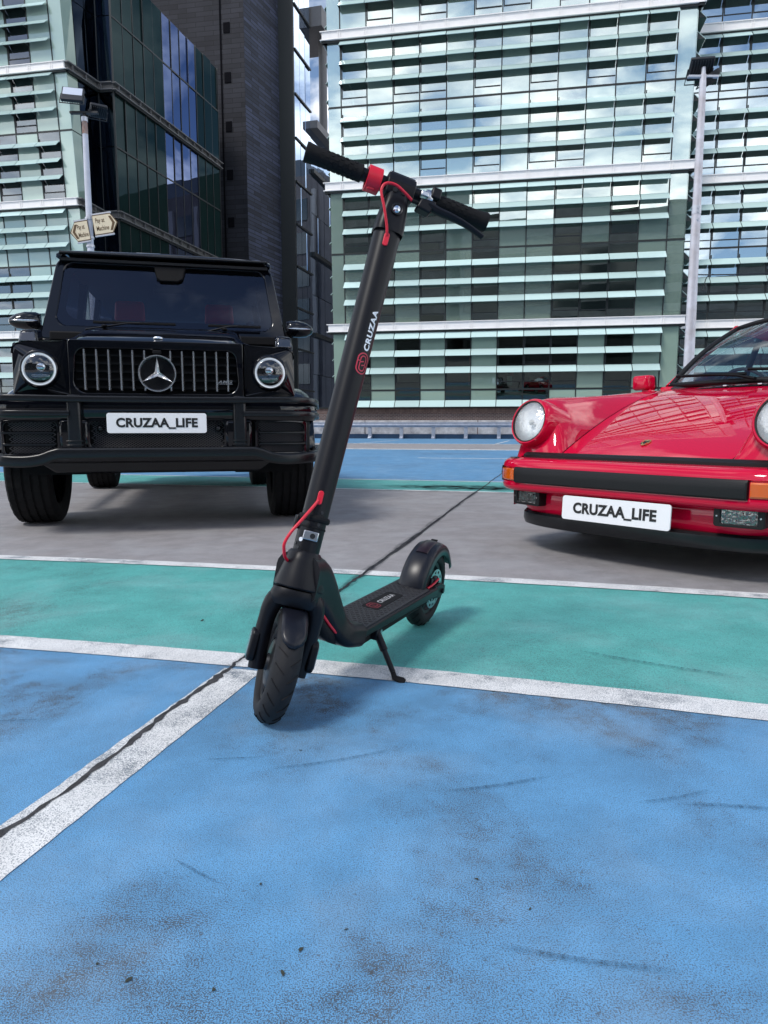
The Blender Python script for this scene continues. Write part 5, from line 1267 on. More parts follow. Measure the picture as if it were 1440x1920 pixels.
# mirrors
for s in (-1, 1):
    mi_ = empty('door_mirror', (s * .80, 1.60, .90)); mi_.parent = por
    mb = MB(); q = rpoly([(-.070, -.046), (.068, -.052), (.068, .050), (-.060, .053)], .022, 4)
    rows = []
    for sc, d in ((.72, -.055), (.9, -.045), (1.0, -.02), (1.0, .03)): rows.append([(s * .815 + s * x * sc * .95, 1.60 + d, .948 + z * sc) for x, z in q])
    mb.grid(rows, closed=True); mb.add(rows[0], [tuple(range(len(q)))]); mb.build('housing', M_redp, mi_, off=mi_.location, smooth=50)
    mb = MB(); mb.extrude([(s * .815 + s * x * 1.0 * .96, 1.632, .948 + z * 1.01) for x, z in q], (0, .022, 0)); mb.build('mirror_glass_frame', M_seal, mi_, off=mi_.location, bevel=.006)
    mb = MB(); mb.extrude([(s * .72, 1.56, .87), (s * .80, 1.56, .87), (s * .83, 1.575, .92), (s * .77, 1.575, .92)], (0, .06, 0)); mb.build('mirror_foot', M_redp, mi_, off=mi_.location, bevel=.01)

# ================================================================== ELECTRIC SCOOTER
SB = Vector((-0.226, 1.510, 0.0))                                   # ground under the front hub
sb = Vector((.410, .912, 0)); sb.normalize()
sphi = R_(7.973)
s0 = Vector((sb.y, -sb.x, 0)); sup = Vector((0, 0, 1)) * math.cos(sphi) + s0 * math.sin(sphi); ssp = s0 * math.cos(sphi) - Vector((0, 0, 1)) * math.sin(sphi)
srho, sdel = .290, .650
sa = sb * math.sin(srho) + sup * math.cos(srho); h0_ = -sb * math.cos(srho) + sup * math.sin(srho)
sh = h0_ * math.cos(sdel) + ssp * math.sin(sdel); slv = ssp * math.cos(sdel) - h0_ * math.sin(sdel)
A0 = Vector((-.226, 1.510, .156)) - sh * .03
def SW(l, h, a): return A0 + slv * l + sh * h + sa * a               # steering frame -> world
def BW(b, s, u): return SB + sb * b + ssp * s + sup * u              # body frame -> world
sco = empty('electric_scooter', SB)
tag(sco, 'black electric kick scooter with red cables standing on its kickstand', 'scooter')
M_sblk = mat('matt_black_scooter_paint', (.005, .005, .0072), .38, spec=.25, bump=(900, .08, .0004))
M_sgrip = mat('grip_rubber', (.005, .005, .006), .75, spec=.25)
M_srub = mat('scooter_tyre_rubber', (.014, .014, .016), .7, spec=.3, bump=(220, .25, .0008), var=(60, .3))
M_sred = mat('red_silicone', (.62, .008, .03), .38)
M_slogo = mat('red_print', (.50, .03, .06), .5)
M_swhite = mat('white_print', (.85, .85, .87), .5)
M_sdeck = mat('deck_mat', (.022, .022, .025), .6)
M_sgrey = mat('dark_hub_metal', (.03, .031, .034), .4, metal=.6)
def sbuild(mb, name, m, parent=None, fr=None, **kw):
    if fr: mb.xf(lambda p: fr(p.x, p.y, p.z))
    o = mb.build(name, m, parent or sco, off=SB if parent is None else parent_off(parent), **kw)
    return o
def parent_off(p):
    return SB + (p.location if p is not sco and p.parent is sco else Vector((0, 0, 0)))
def tyre_s(R0, rt, n=72):
    prof = [(R0 - rt * 1.55, -.016), (R0 - rt * 1.5, -.021)]
    for i in range(17):
        a = R_(-115 + 230 * i / 16); prof.append((R0 - rt + rt * math.cos(a), rt * 1.02 * math.sin(a)))
    prof += [(R0 - rt * 1.5, .021), (R0 - rt * 1.55, .016)]
    return prof
def treads(mb, R0, rt, fr_, n=22):
    """diagonal grooves cut as thin dark lips standing a hair proud of the rubber"""
    for k in range(n):
        for sgn in (-1, 1):
            a = 2 * PI * (k + (.5 if sgn > 0 else 0)) / n
            pts = []
            for i in range(6):
                t = i / 5; an = R_(sgn * (10 + 48 * t)); aa = a + .16 * t
                r = R0 - rt + (rt + .0006) * math.cos(an); x = rt * 1.03 * math.sin(an)
                pts.append(fr_(x, r * math.cos(aa), r * math.sin(aa)))
            mb.tube(pts, .0014, 4, caps=False)
# ---- steering assembly
FWR, FRT = .131, .030; HUBA = -.022; HUBH = -.015; HUBL = .006
fw = empty('front_wheel', SW(HUBL, HUBH, HUBA) - SB); fw.parent = sco
fo = SW(HUBL, HUBH, HUBA)
wfr = lambda x, y, z: SW(HUBL + x, HUBH + y, HUBA + z)
mb = MB(); mb.lathe(tyre_s(FWR, FRT), (0, 0, 0), (1, 0, 0), 84); mb.xf(lambda p: wfr(*p)); mb.build('tyre', M_srub, fw, off=fo, smooth=60)
mb = MB(); treads(mb, FWR, FRT, wfr); mb.build('tread_grooves', M_sgrip, fw, off=fo)
mb = MB()
for s in (-1, 1):
    mb.lathe([(.091, s * .016), (.088, s * .020), (.080, s * .018), (.076, s * .010), (.058, s * .010), (.054, s * .020), (.048, s * .024), (.020, s * .026), (.018, s * .032), (.0005, s * .032)], (0, 0, 0), (1, 0, 0), 48)
mb.xf(lambda p: wfr(*p)); mb.build('hub_motor', M_sgrey, fw, off=fo, smooth=35)
mb = MB()
for s in (-1, 1):
    for k in range(6):
        a = 2 * PI * k / 6 + .3; mb.tube([(s * .018, .068 * math.cos(a), .068 * math.sin(a)), (s * .012, .068 * math.cos(a), .068 * math.sin(a))], .004, 8)
mb.xf(lambda p: wfr(*p)); mb.build('hub_bolts', M_sblk, fw, off=fo)
mb = MB()
for s in (-1, 1):
    pts = smooth_path([(HUBL + s * .012, .0, .132), (HUBL + s * .036, .002, .128), (HUBL + s * .050, .0, .108), (HUBL + s * .054, -.006, .065), (HUBL + s * .052, -.012, .01), (HUBL + s * .048, -.015, -.040)], 5)
    mb.tube(pts, [.023 + (.015 - .023) * min(1, i / 14) for i in range(len(pts))], 12, flat=1.25)
sbuild(mb, 'fork', M_sblk, fr=SW)
mb = MB(); rows = []
for a_, rx, ry in ((.112, .050, .030), (.122, .056, .036), (.138, .056, .040), (.149, .052, .038)):
    rows.append([(rx * math.cos(t), .004 + ry * math.sin(t), a_) for t in [2 * PI * k / 28 for k in range(28)]])
mb.grid(rows, closed=True); mb.add(rows[0], [tuple(range(28))]); mb.add(rows[-1], [tuple(range(28))]); sbuild(mb, 'fork_crown', M_sblk, fr=SW, smooth=45)
for s in (-1, 1):
    mb = MB(); q = rpoly([(-.021, -.037), (.021, -.037), (.021, .037), (-.021, .037)], .015, 5)
    mb.extrude([(HUBL + s * .058, HUBH + y, .010 + z) for y, z in q], (s * .019, 0, 0)); cv_ = sbuild(mb, 'axle_cover', M_sblk, fr=SW, bevel=.005, seg=3)
    mb = MB(); mb.extrude([(HUBL + s * .0775, HUBH + y, .010 + z) for y, z in rpoly([(-.013, -.029), (.013, -.029), (.013, .029), (-.013, .029)], .010, 4)], (s * .0015, 0, 0)); mb.xf(lambda p: SW(*p)); mb.build('side_reflector', mat('smoke_reflector', (.22, .24, .26), .15, coat=.5), cv_, off=SB)
rows = []
for i in range(15):
    t = i / 14; an = R_(108 - 84 * t); wd = .031 * (1 - .08 * t) if t < .8 else .031 * .93 * math.sqrt(max(0.02, 1 - ((t - .8) / .2) ** 2 * .93)); r = FWR + .007 - .002 * t
    rows.append([(HUBL + wd * f, HUBH + (r - .006 * abs(f) ** 3) * math.cos(an), HUBA + (r - .006 * abs(f) ** 3) * math.sin(an)) for f in (-1, -.75, -.4, 0, .4, .75, 1)])
mb = MB().grid(rows); mg = sbuild(mb, 'front_mudguard', mat('glossy_black_plastic', (.006, .007, .012), .33, spec=.35), fr=SW, smooth=60); sol = mg.modifiers.new('solidify', 'SOLIDIFY'); sol.thickness = .003
# stem
mb = MB(); mb.lathe([(.0005, .238), (.0305, .238), (.0305, .296), (.0305, .300)], (0, 0, 0), (0, 0, 1), 40)
mb.lathe([(.0305, .300), (.0302, .305), (.0330, 1.00), (.0336, 1.012), (.0005, 1.014)], (0, 0, 0), (0, 0, 1), 44); sbuild(mb, 'stem', M_sblk, fr=SW, smooth=40)
mb = MB(); mb.lathe([(.0300, .307), (.0345, .308), (.0365, .312), (.0365, .317), (.0345, .321), (.0300, .322)], (0, 0, 0), (0, 0, 1), 40); sbuild(mb, 'stem_collar', M_sgrip, fr=SW)
mb = MB(); mb.lathe([(.0303, .291), (.0318, .292), (.0318, .295), (.0303, .296)], (0, 0, 0), (0, 0, 1), 40); sbuild(mb, 'hinge_seam', M_sgrip, fr=SW)
# latch plate, bolts
def on_stem(phi, a, r=.0306): return (r * math.sin(phi), r * math.cos(phi), a)
p0 = -.10
mb = MB(); n_ = Vector((math.sin(p0), math.cos(p0), 0)); t_ = Vector((math.cos(p0), -math.sin(p0), 0))
mb.obox(n_ * .0315 + Vector((0, 0, .274)), t_ * .017, n_ * .0035, Vector((0, 0, .0105))); lt_ = sbuild(mb, 'fold_latch', M_sil, fr=SW, bevel=.002)
mb = MB(); mb.tube([n_ * .034 + Vector((.004, 0, .274)), n_ * .0368 + Vector((.004, 0, .274))], .006, 14); mb.xf(lambda p: SW(*p)); mb.build('latch_bolt', M_sgrey, lt_, off=SB)
for phi, a, r in ((-.75, .262, .005), (-.85, .243, .0035), (.25, .302, .0035), (.30, .330, .0035), (-1.25, .252, .004)):
    n2 = Vector((math.sin(phi), math.cos(phi), 0)); mb = MB(); mb.tube([n2 * .029 + Vector((0, 0, a)), n2 * .0322 + Vector((0, 0, a))], r, 12); sbuild(mb, 'hinge_bolt', M_sil if r > .0045 else M_sgrey, fr=SW)
mb = MB(); mb.obox((-.034, -.006, .300), (.008, 0, 0), (0, .012, 0), (0, 0, .016)); sbuild(mb, 'hinge_lever', M_sblk, fr=SW, bevel=.004)
# head of the stem, lamp, clamp
rows = []
def rr_(w, d, a, tw=0): return [(x, y, a) for x, y in rpoly([(-w, -d), (w, -d), (w, d), (-w, d)], min(w, d) * .55, 5)]
for w, d, a in ((.0345, .0345, 1.006), (.0352, .0352, 1.016), (.0342, .0350, 1.03), (.0315, .035, 1.06), (.0285, .033, 1.085), (.0265, .027, 1.105), (.024, .022, 1.115)): rows.append(rr_(w, d, a))
mb = MB().grid(rows, closed=True); mb.add(rows[-1], [tuple(range(len(rows[-1])))]); sbuild(mb, 'stem_head', M_sblk, fr=SW, smooth=35)
mb = MB(); mb.lathe([(.0005, 0), (.0105, 0), (.0115, .003), (.0135, .004), (.0135, -.004), (.0005, -.004)], (.002, .0362, 1.058), (0, 1, 0), 24); hd = sbuild(mb, 'front_lamp', M_sgrey, fr=SW)
mb = MB(); mb.lathe([(.0005, .0062), (.007, .0052), (.0105, .001)], (.002, .0362, 1.058), (0, 1, 0), 20); mb.xf(lambda p: SW(*p)); mb.build('lamp_lens', M_refl, hd, off=SB)
mb = MB(); mb.extrude([(-.034, y, z) for y, z in rpoly([(-.024, 1.100), (.026, 1.096), (.030, 1.128), (.020, 1.150), (-.022, 1.152)], .006, 3)], (.070, 0, 0)); cl_ = sbuild(mb, 'handlebar_clamp', M_sblk, fr=SW, bevel=.003)
for x in (-.012, .010):
    mb = MB(); mb.tube([(x, .026, 1.106), (x, .0315, 1.105)], .0055, 12); mb.xf(lambda p: SW(*p)); mb.build('clamp_bolt', M_sgrey, cl_, off=SB)
BA_ = 1.128
mb = MB(); mb.tube([(-.225, 0, BA_), (.225, 0, BA_)], .0155, 20); sbuild(mb, 'handlebar', M_sblk, fr=SW)
mb = MB(); mb.box(-.030, .034, -.018, .012, 1.151, 1.158); sbuild(mb, 'display', mat('display_glass', (.006, .006, .008), .08, coat=1), fr=SW, bevel=.003)
for s in (-1, 1):
    mb = MB(); mb.lathe([(.0156, s * .092), (.0205, s * .094), (.0200, s * .105), (.0192, s * .125), (.0196, s * .165), (.0206, s * .205), (.0222, s * .220), (.0232, s * .226), (.0225, s * .231), (.0005, s * .232)], (0, 0, BA_), (1, 0, 0), 28); gr = sbuild(mb, 'grip', M_sgrip, fr=SW, smooth=50)
    mb = MB()
    for i in range(9):
        for k in range(9):
            a = 2 * PI * (k + .5 * (i % 2)) / 9; x = s * (.112 + .0115 * i)
            c_ = Vector((x, .0194 * math.cos(a), BA_ + .0194 * math.sin(a))); n2 = Vector((0, math.cos(a), math.sin(a))); t2 = Vector((0, -math.sin(a), math.cos(a)))
            hexp = [c_ + Vector((.0052 * math.cos(R_(60 * j)), 0, 0)) + t2 * (.0052 * math.sin(R_(60 * j))) for j in range(6)]
            mb.extrude(hexp, n2 * .0011)
    mb.xf(lambda p: SW(*p)); mb.build('grip_pads', M_sgrip, gr, off=SB, smooth=0)
mb = MB(); mb.lathe([(.0270, -.0175), (.0300, -.0165), (.0300, .0165), (.0270, .0175), (.0235, .0165), (.0235, -.0165)], (-.064, 0, BA_ - .004), (1, 0, .0), 36, close=True); sbuild(mb, 'red_hook_ring', M_sred, fr=SW, smooth=50)
mb = MB(); mb.obox((-.066, .004, BA_ - .030), (.010, 0, 0), (0, .010, 0), (0, 0, .006)); sbuild(mb, 'ring_tab', M_sred, fr=SW, bevel=.003)
mb = MB(); mb.lathe([(.0157, .064), (.0215, .066), (.0225, .071), (.0225, .079), (.021, .083), (.0157, .084)], (0, 0, BA_), (1, 0, 0), 28); sbuild(mb, 'bell_ring', M_sil, fr=SW)
mb = MB(); mb.obox((.060, .022, BA_ - .004), (.010, 0, 0), (0, .008, 0), (0, 0, .007)); sbuild(mb, 'bell_striker', M_sil, fr=SW, bevel=.003)
mb = MB(); mb.obox((.088, .010, BA_ + .010), (.012, 0, 0), (0, .016, 0), (0, 0, .014)); sbuild(mb, 'throttle_clamp', M_sblk, fr=SW, bevel=.004)
mb = MB(); mb.tube(smooth_path([(.074, .030, 1.098), (.10, .036, 1.090), (.135, .044, 1.084), (.17, .048, 1.077), (.205, .050, 1.066), (.216, .050, 1.062)], 4), [.014, .014, .0135, .0135, .013, .013, .0125, .012, .0115, .011, .0105, .010, .0095, .0095, .009, .009, .0085, .0085, .0085, .009, .008], 10, flat=.75); sbuild(mb, 'brake_lever', M_sblk, fr=SW)
mb = MB(); mb.hexa([(.045, .012, 1.080), (.080, .012, 1.075), (.080, .042, 1.075), (.045, .042, 1.080), (.052, .012, 1.106), (.090, .012, 1.108), (.090, .042, 1.108), (.052, .042, 1.106)]); sbuild(mb, 'lever_bracket', M_sblk, fr=SW, bevel=.004)
mb = MB(); mb.tube([(.030, .040, 1.089), (.046, .038, 1.090)], .0045, 10); sbuild(mb, 'cable_adjuster', M_sgrip, fr=SW)
mb = MB(); mb.tube(smooth_path([(-.004, .031, .985), (-.010, .040, 1.005), (-.030, .050, 1.045), (-.046, .052, 1.078), (-.040, .053, 1.098), (-.018, .052, 1.104), (.006, .048, 1.098), (.032, .040, 1.089)], 6), .0034, 10); sbuild(mb, 'red_cable', M_sred, fr=SW)
def grommet(a0, a1, phi):
    n2 = Vector((math.sin(phi), math.cos(phi), 0)); t2 = Vector((math.cos(phi), -math.sin(phi), 0)); mb = MB()
    q = rpoly([(-.0065, a0), (.0065, a0), (.0065, a1), (-.0065, a1)], .006, 5)
    mb.extrude([n2 * (.0285 + .003 * (a0 > .5)) + t2 * x + Vector((0, 0, z)) for x, z in q], n2 * .0045); return mb
sbuild(grommet(.966, .998, -.14), 'cable_grommet', M_sred, fr=SW, bevel=.0015)
sbuild(grommet(.346, .378, -.12), 'cable_grommet', M_sred, fr=SW, bevel=.0015)
mb = MB(); mb.tube(smooth_path([(-.006, .031, .355), (-.016, .036, .335), (-.035, .046, .300), (-.050, .050, .272), (-.058, .049, .245), (-.054, .042, .228), (-.046, .030, .214), (-.03, .01, .205)], 6), .0036, 10); sbuild(mb, 'red_cable', M_sred, fr=SW)
# lettering wrapped on the stem
def wrap(mb, phi0, a0, cuts=1, lift=.0009):
    bm = bmesh.new(); vs_ = [bm.verts.new(p) for p in mb.v]
    for f in mb.f:
        try: bm.faces.new([vs_[i] for i in f])
        except ValueError: pass
    bmesh.ops.triangulate(bm, faces=bm.faces)
    bmesh.ops.subdivide_edges(bm, edges=[e for e in bm.edges if e.calc_length() > .003], cuts=cuts, use_grid_fill=True)
    bmesh.ops.triangulate(bm, faces=bm.faces)
    out = MB(); bm.verts.index_update(); r = .0318 + lift
    vv = [(r * math.sin(phi0 - v.co.y / r), r * math.cos(phi0 - v.co.y / r), a0 + v.co.x) for v in bm.verts]
    out.add(vv, [tuple(v.index for v in f.verts) for f in bm.faces]); bm.free(); return out
PHT = .50
t_ = text_mb('CRUZAA', .0245, .0, .0010, spacing=1.12, align='LEFT'); t_.xf(lambda p: Vector((p.x * .93, p.y * .82, 0)))
sbuild(wrap(t_, PHT, .716, 2), 'stem_lettering', M_swhite, fr=SW, smooth=0)
def ribbon(pts, w, closed=False):
    P = [Vector((p[0], p[1], 0)) for p in pts]; n = len(P); L_ = []; R2 = []
    for i, p in enumerate(P):
        a = P[i - 1] if (i or closed) else p; b = P[(i + 1) % n] if (i < n - 1 or closed) else p
        t = (b - a).normalized(); nr = Vector((-t.y, t.x, 0)); L_.append(p + nr * w); R2.append(p - nr * w)
    mb = MB(); mb.grid([L_, R2]) if not closed else mb.grid([L_ + [L_[0]], R2 + [R2[0]]]); return mb
def arc(cx_, cy_, r, a0, a1, n=12): return [(cx_ + r * math.cos(R_(a0 + (a1 - a0) * i / n)), cy_ + r * math.sin(R_(a0 + (a1 - a0) * i / n))) for i in range(n + 1)]
def logo():
    out = MB()
    # two interlocked open loops, drawn along the stem (x) and round it (y)
    o1 = [(.004, .0135)] + arc(.010, 0, .0135, 90, -90, 14) + [(-.006, -.0135)]
    i1 = [(.004, .0135), (.004, .0070)] + arc(.010, 0, .0070, 90, -90, 10) + [(-.002, -.0070), (-.006, .002)]
    for pth in (o1, i1): r_ = ribbon([(1.0 * a_, 1.05 * b_) for a_, b_ in pth], .0015); out.add(r_.v, r_.f)
    for pth in (o1, i1):
        r_ = ribbon([(1.0 * (-x - .001), -1.05 * y) for x, y in pth], .0015); out.add(r_.v, r_.f)
    return out
sbuild(wrap(logo(), PHT - .04, .686, 2), 'stem_logo', M_slogo, fr=SW, smooth=0)
# ---- frame neck, deck
rows = []
for a, rx, ry, oy in ((.238, .0335, .0335, 0), (.232, .0385, .0385, 0), (.215, .0415, .0420, -.002), (.185, .0490, .0510, -.006), (.160, .0570, .0570, -.010), (.153, .0575, .0575, -.010), (.150, .0550, .0550, -.010)):
    rows.append([SW(0, 0, a) + (sb * (math.cos(t) * ry - oy) + ssp * math.sin(t) * rx) * 1.0 + sup * (-math.cos(t) * ry * math.tan(srho)) for t in [2 * PI * k / 36 for k in range(36)]])
mb = MB().grid(rows, closed=True); mb.add(rows[0], [tuple(range(36))]); mb.add(rows[-1], [tuple(range(36))]); mb.build('head_tube', M_sblk, sco, off=SB, smooth=40)
cen = smooth_path([(.060, -.040, .318), (.105, -.038, .308), (.150, -.036, .268), (.185, -.033, .222), (.212, -.030, .180), (.240, -.027, .150), (.285, -.024, .140)], 5)
rows = []
n_ = len(cen)
for i, c_ in enumerate(cen):
    t = i / (n_ - 1); a = cen[max(0, i - 1)]; b = cen[min(n_ - 1, i + 1)]; d = (b - a).normalized(); nn = Vector((-d.z, 0, d.x)).normalized()
    w = .056 - .010 * math.sin(PI * min(1, t * 1.2)) + .018 * max(0, (t - .65) / .35); h = .058 - .028 * sst(t * 1.1)
    q = rpoly([(-w, -h), (w, -h), (w, h), (-w, h)], min(w, h) * .62, 4)
    rows.append([BW(*(c_ + Vector((0, x, 0)) + nn * y)) for x, y in q])
mb = MB().grid(rows, closed=True); mb.add(rows[-1], [tuple(range(len(rows[-1])))]); mb.add(rows[0], [tuple(range(len(rows[0])))]); mb.build('frame_neck', M_sblk, sco, off=SB, smooth=45)
DC = -.020
mb = MB(); q = rpoly([(.255, DC - .066), (.82, DC - .066), (.82, DC + .072), (.255, DC + .066)], [.025, .012, .012, .025], 4)
mb.extrude([(x, y, .127) for x, y in q], (0, 0, .030)); mb.xf(lambda p: Vector((p.x, p.y, p.z + (.006 if p.z < .13 and p.x < .3 else 0)))); sbuild(mb, 'deck', M_sblk, fr=BW, bevel=.006, seg=3)
mb = MB(); q = rpoly([(.262, DC - .060), (.765, DC - .058), (.765, DC + .062), (.262, DC + .060)], .012, 4); mb.extrude([(x, y, .156) for x, y in q], (0, 0, .0035)); dm = sbuild(mb, 'deck_mat', M_sdeck, fr=BW, bevel=.001)
mb = MB(); i = 0; x = .275
while x < .755:
    for k in range(7):
        y = DC - .05 + .0165 * k + (.008 if i % 2 else 0)
        if y < DC + .056 and not (.44 < x < .64 and abs(y - DC) < .030):
            mb.obox((x, y, .1602), (.0042, .0012, 0), (-.0012, .0028, 0), (0, 0, .0009))
    x += .0125; i += 1
mb.xf(lambda p: BW(*p)); mb.build('deck_studs', M_sdeck, dm, off=SB, smooth=0)
mb = MB(); q = rpoly([(.445, DC - .026), (.635, DC - .026), (.635, DC + .026), (.445, DC + .026)], .010, 4); mb.extrude([(x, y, .1595) for x, y in q], (0, 0, .0012)); mb.xf(lambda p: BW(*p)); mb.build('deck_badge', M_sgrip, dm, off=SB, smooth=0)
t_ = text_mb('CRUZAA', .030, .0, .0006, spacing=1.1, align='LEFT'); t_.xf(lambda p: BW(.510 + p.x * .80, DC - p.y * .75, .1612)); t_.build('deck_lettering', mat('grey_print', (.42, .42, .43), .6), dm, off=SB, smooth=0)
lg = logo(); lg.xf(lambda p: BW(.475 + p.x * .85, DC - p.y * 1.2, .1612)); lg.build('deck_logo', mat('dim_red_print', (.16, .01, .02), .6), dm, off=SB, smooth=0)
mb = MB(); mb.box(.30, .80, DC - .048, DC + .048, .098, .1225); sbuild(mb, 'battery_tray', M_sgrip, fr=BW, bevel=.008)
# dark cable bundle under the neck
mb = MB(); mb.tube(smooth_path([BW(.085, -.02, .275), BW(.13, -.005, .20), BW(.19, -.005, .155), BW(.26, -.01, .125)], 5), [.016] * 16, 10); mb.build('cable_bundle', M_sgrip, sco, off=SB)
mb = MB(); mb.tube(smooth_path([BW(.070, .004, .290), BW(.110, .006, .240), BW(.150, .010, .200), BW(.192, .012, .165)], 5), .0034, 8); mb.build('red_cable', M_sred, sco, off=SB)
# ---- rear wheel, mudguard, brake
RB, RS, RU = .880, -.016, .130
ro_ = BW(RB, RS, RU); rw = empty('rear_wheel', ro_ - SB); rw.parent = sco
rfr = lambda x, y, z: BW(RB - y, RS + x, RU + z)
mb = MB(); mb.lathe(tyre_s(.131, .029), (0, 0, 0), (1, 0, 0), 72); mb.xf(lambda p: rfr(*p)); mb.build('tyre', M_srub, rw, off=ro_, smooth=60)
mb = MB(); treads(mb, .131, .029, rfr); mb.build('tread_grooves', M_sgrip, rw, off=ro_)
mb = MB()
for s in (-1, 1): mb.lathe([(.090, s * .016), (.086, s * .020), (.076, s * .018), (.070, s * .008), (.03, s * .008), (.026, s * .022), (.0005, s * .024)], (0, 0, 0), (1, 0, 0), 40)
for k in range(5):
    a = 2 * PI * k / 5; mb.obox((0, .05 * math.cos(a), .05 * math.sin(a)), (.012, 0, 0), (0, .03 * math.cos(a), .03 * math.sin(a)), (0, -.009 * math.sin(a), .009 * math.cos(a)))
mb.xf(lambda p: rfr(*p)); mb.build('rim', M_sgrey, rw, off=ro_, smooth=35)
mb = MB()
for k in range(24):
    a0_, a1_ = 2 * PI * k / 24, 2 * PI * (k + 1) / 24
    for r0_, r1_, ok in ((.052, .060, k % 2 == 0), (.044, .052, True), (.060, .066, True), (.026, .044, k % 6 == 0)):
        if ok:
            mb.hexa([(x, r * math.cos(a), r * math.sin(a)) for x in (.030, .032) for r, a in ((r0_, a0_), (r1_, a0_), (r1_, a1_), (r0_, a1_))])
mb.xf(lambda p: rfr(*p)); mb.build('brake_disc', M_sil, rw, off=ro_, smooth=0)
mb = MB(); mb.obox((.032, .062, .022), (.016, 0, 0), (0, .016, .006), (0, -.006, .026)); mb.obox((.045, .05, .045), (.006, 0, 0), (0, .012, 0), (0, 0, .012)); mb.xf(lambda p: rfr(*p)); mb.build('brake_caliper', M_sgrey, sco, off=SB, bevel=.004)
mb = MB(); mb.tube(smooth_path([BW(.770, .030, .158), BW(.80, .036, .165), BW(.838, .040, .178)], 4), .0034, 8); mb.build('red_cable', M_sred, sco, off=SB)
rows = []
for i in range(29):
    t = i / 28; an = R_(188 - 166 * t); r = .152 + (.006 if t > .9 else 0) * (t - .9) / .1; wd = .045 - .006 * t
    pr_2 = [(-wd, r - .050 + .020 * t), (-wd, r - .014), (-wd * .86, r - .004), (-wd * .45, r + .001), (0, r + .002), (wd * .45, r + .001), (wd * .86, r - .004), (wd, r - .014), (wd, r - .050 + .020 * t)]
    rows.append([BW(RB + rr2 * math.cos(an), RS + x, RU + rr2 * math.sin(an)) for x, rr2 in pr_2])
mb = MB().grid(rows); mg = mb.build('rear_mudguard', bpy.data.materials['glossy_black_plastic'], sco, off=SB, smooth=50); sol = mg.modifiers.new('solidify', 'SOLIDIFY'); sol.thickness = .003
mb = MB(); rows = []
for i in range(7):
    an = R_(122 - 34 * i / 6); rows.append([BW(RB + rr2 * math.cos(an), RS + x, RU + rr2 * math.sin(an)) for x, rr2 in ((-.020, .1535), (-.018, .1562), (0, .1575), (.018, .1562), (.020, .1535))])
mb.grid(rows); mb.build('tail_lamp', mat('dark_red_lens', (.016, .006, .008), .3), mg, off=SB, smooth=60)
mb = MB(); an = R_(80); c_ = BW(RB + .157 * math.cos(an), RS, RU + .157 * math.sin(an)); mb.obox(c_, ssp * .010, sb * .006, sup * .0025); mb.build('mudguard_hook_slot', M_sgrip, mg, off=SB, bevel=.001)
for s in (-1, 1):
    mb = MB(); x_ = RS + s * .052
    mb.extrude([BW(b, x_, u) for b, u in ((.79, .122), (.79, .157), (.86, .160), (.905, .145), (.91, .122), (.87, .108))], ssp * (s * .008)); mb.build('rear_dropout', M_sblk, sco, off=SB, bevel=.003)
mb = MB(); mb.tube([BW(RB, RS - .066, RU), BW(RB, RS + .066, RU)], .008, 12); mb.build('rear_axle', M_sgrey, sco, off=SB)
# ---- kickstand
kt = BW(.385, .035, .125); kf = Vector((.031, 1.781, .006)); kd = (kf - kt).normalized()
ks = empty('kickstand', kt - SB); ks.parent = sco
mb = MB(); mb.obox(kt, sb * .016, ssp * .010, sup * .022); mb.build('mount', M_sblk, ks, off=kt, bevel=.003)
mb = MB(); mb.tube([kt + ssp * .011 + sb * .004, kt + ssp * .014 + sb * .004], .006, 12); mb.build('pivot_bolt', M_sil, ks, off=kt)
mb = MB(); mb.tube([kt, kt + kd * .055, kt + kd * .058, kf - kd * .02], [.0105, .0105, .0075, .0072], 12); mb.build('leg', M_sblk, ks, off=kt)
fd = Vector((.75, -.35, 0)).normalized(); mb = MB(); mb.tube([kf - kd * .022, kf - fd * .004 + Vector((0, 0, .004)), kf + fd * .018 + Vector((0, 0, -.001)), kf + fd * .026 + Vector((0, 0, -.001))], [.0075, .009, .011, .006], 12, flat=.5); mb.build('foot', M_sgrip, ks, off=kt)

# ================================================================== LAMP POSTS, SIGNS, CABLE
M_pole = mat('white_painted_steel', (.60, .62, .70), .35, var=(4, .22))
M_pole2 = mat('galvanised_lamp_post', (.66, .66, .72), .35, metal=.25, var=(3, .3), vcol=(.42, .38, .38))
M_rust = mat('rusty_paint', (.45, .40, .38), .7, var=(9, .6), vcol=(.22, .07, .03))
M_lampb = mat('floodlight_housing', (.016, .017, .02), .5)
M_lampg = mat('floodlight_glass', (.55, .60, .70), .15, coat=.5)
M_sign = mat('cream_sign_face', (.72, .62, .45), .45, var=(12, .12))
M_brown = mat('brown_sign_print', (.10, .055, .02), .5)
M_zinc = mat('zinc_clamp', (.55, .56, .60), .4, metal=.6)
def cpt(px, py, Y):
    """place in the car park for a bearing and elevation measured off the photograph, at depth Y"""
    f = 1331.0; d = Vector(((px - 720) / f, 0, 0)) + Vector((0, -math.sin(PITCH), -math.cos(PITCH))) * ((py - 960) / f) + Vector((0, math.cos(PITCH), -math.sin(PITCH)))
    return Vector((0, 0, CAM_H)) + d * (Y / d.y)
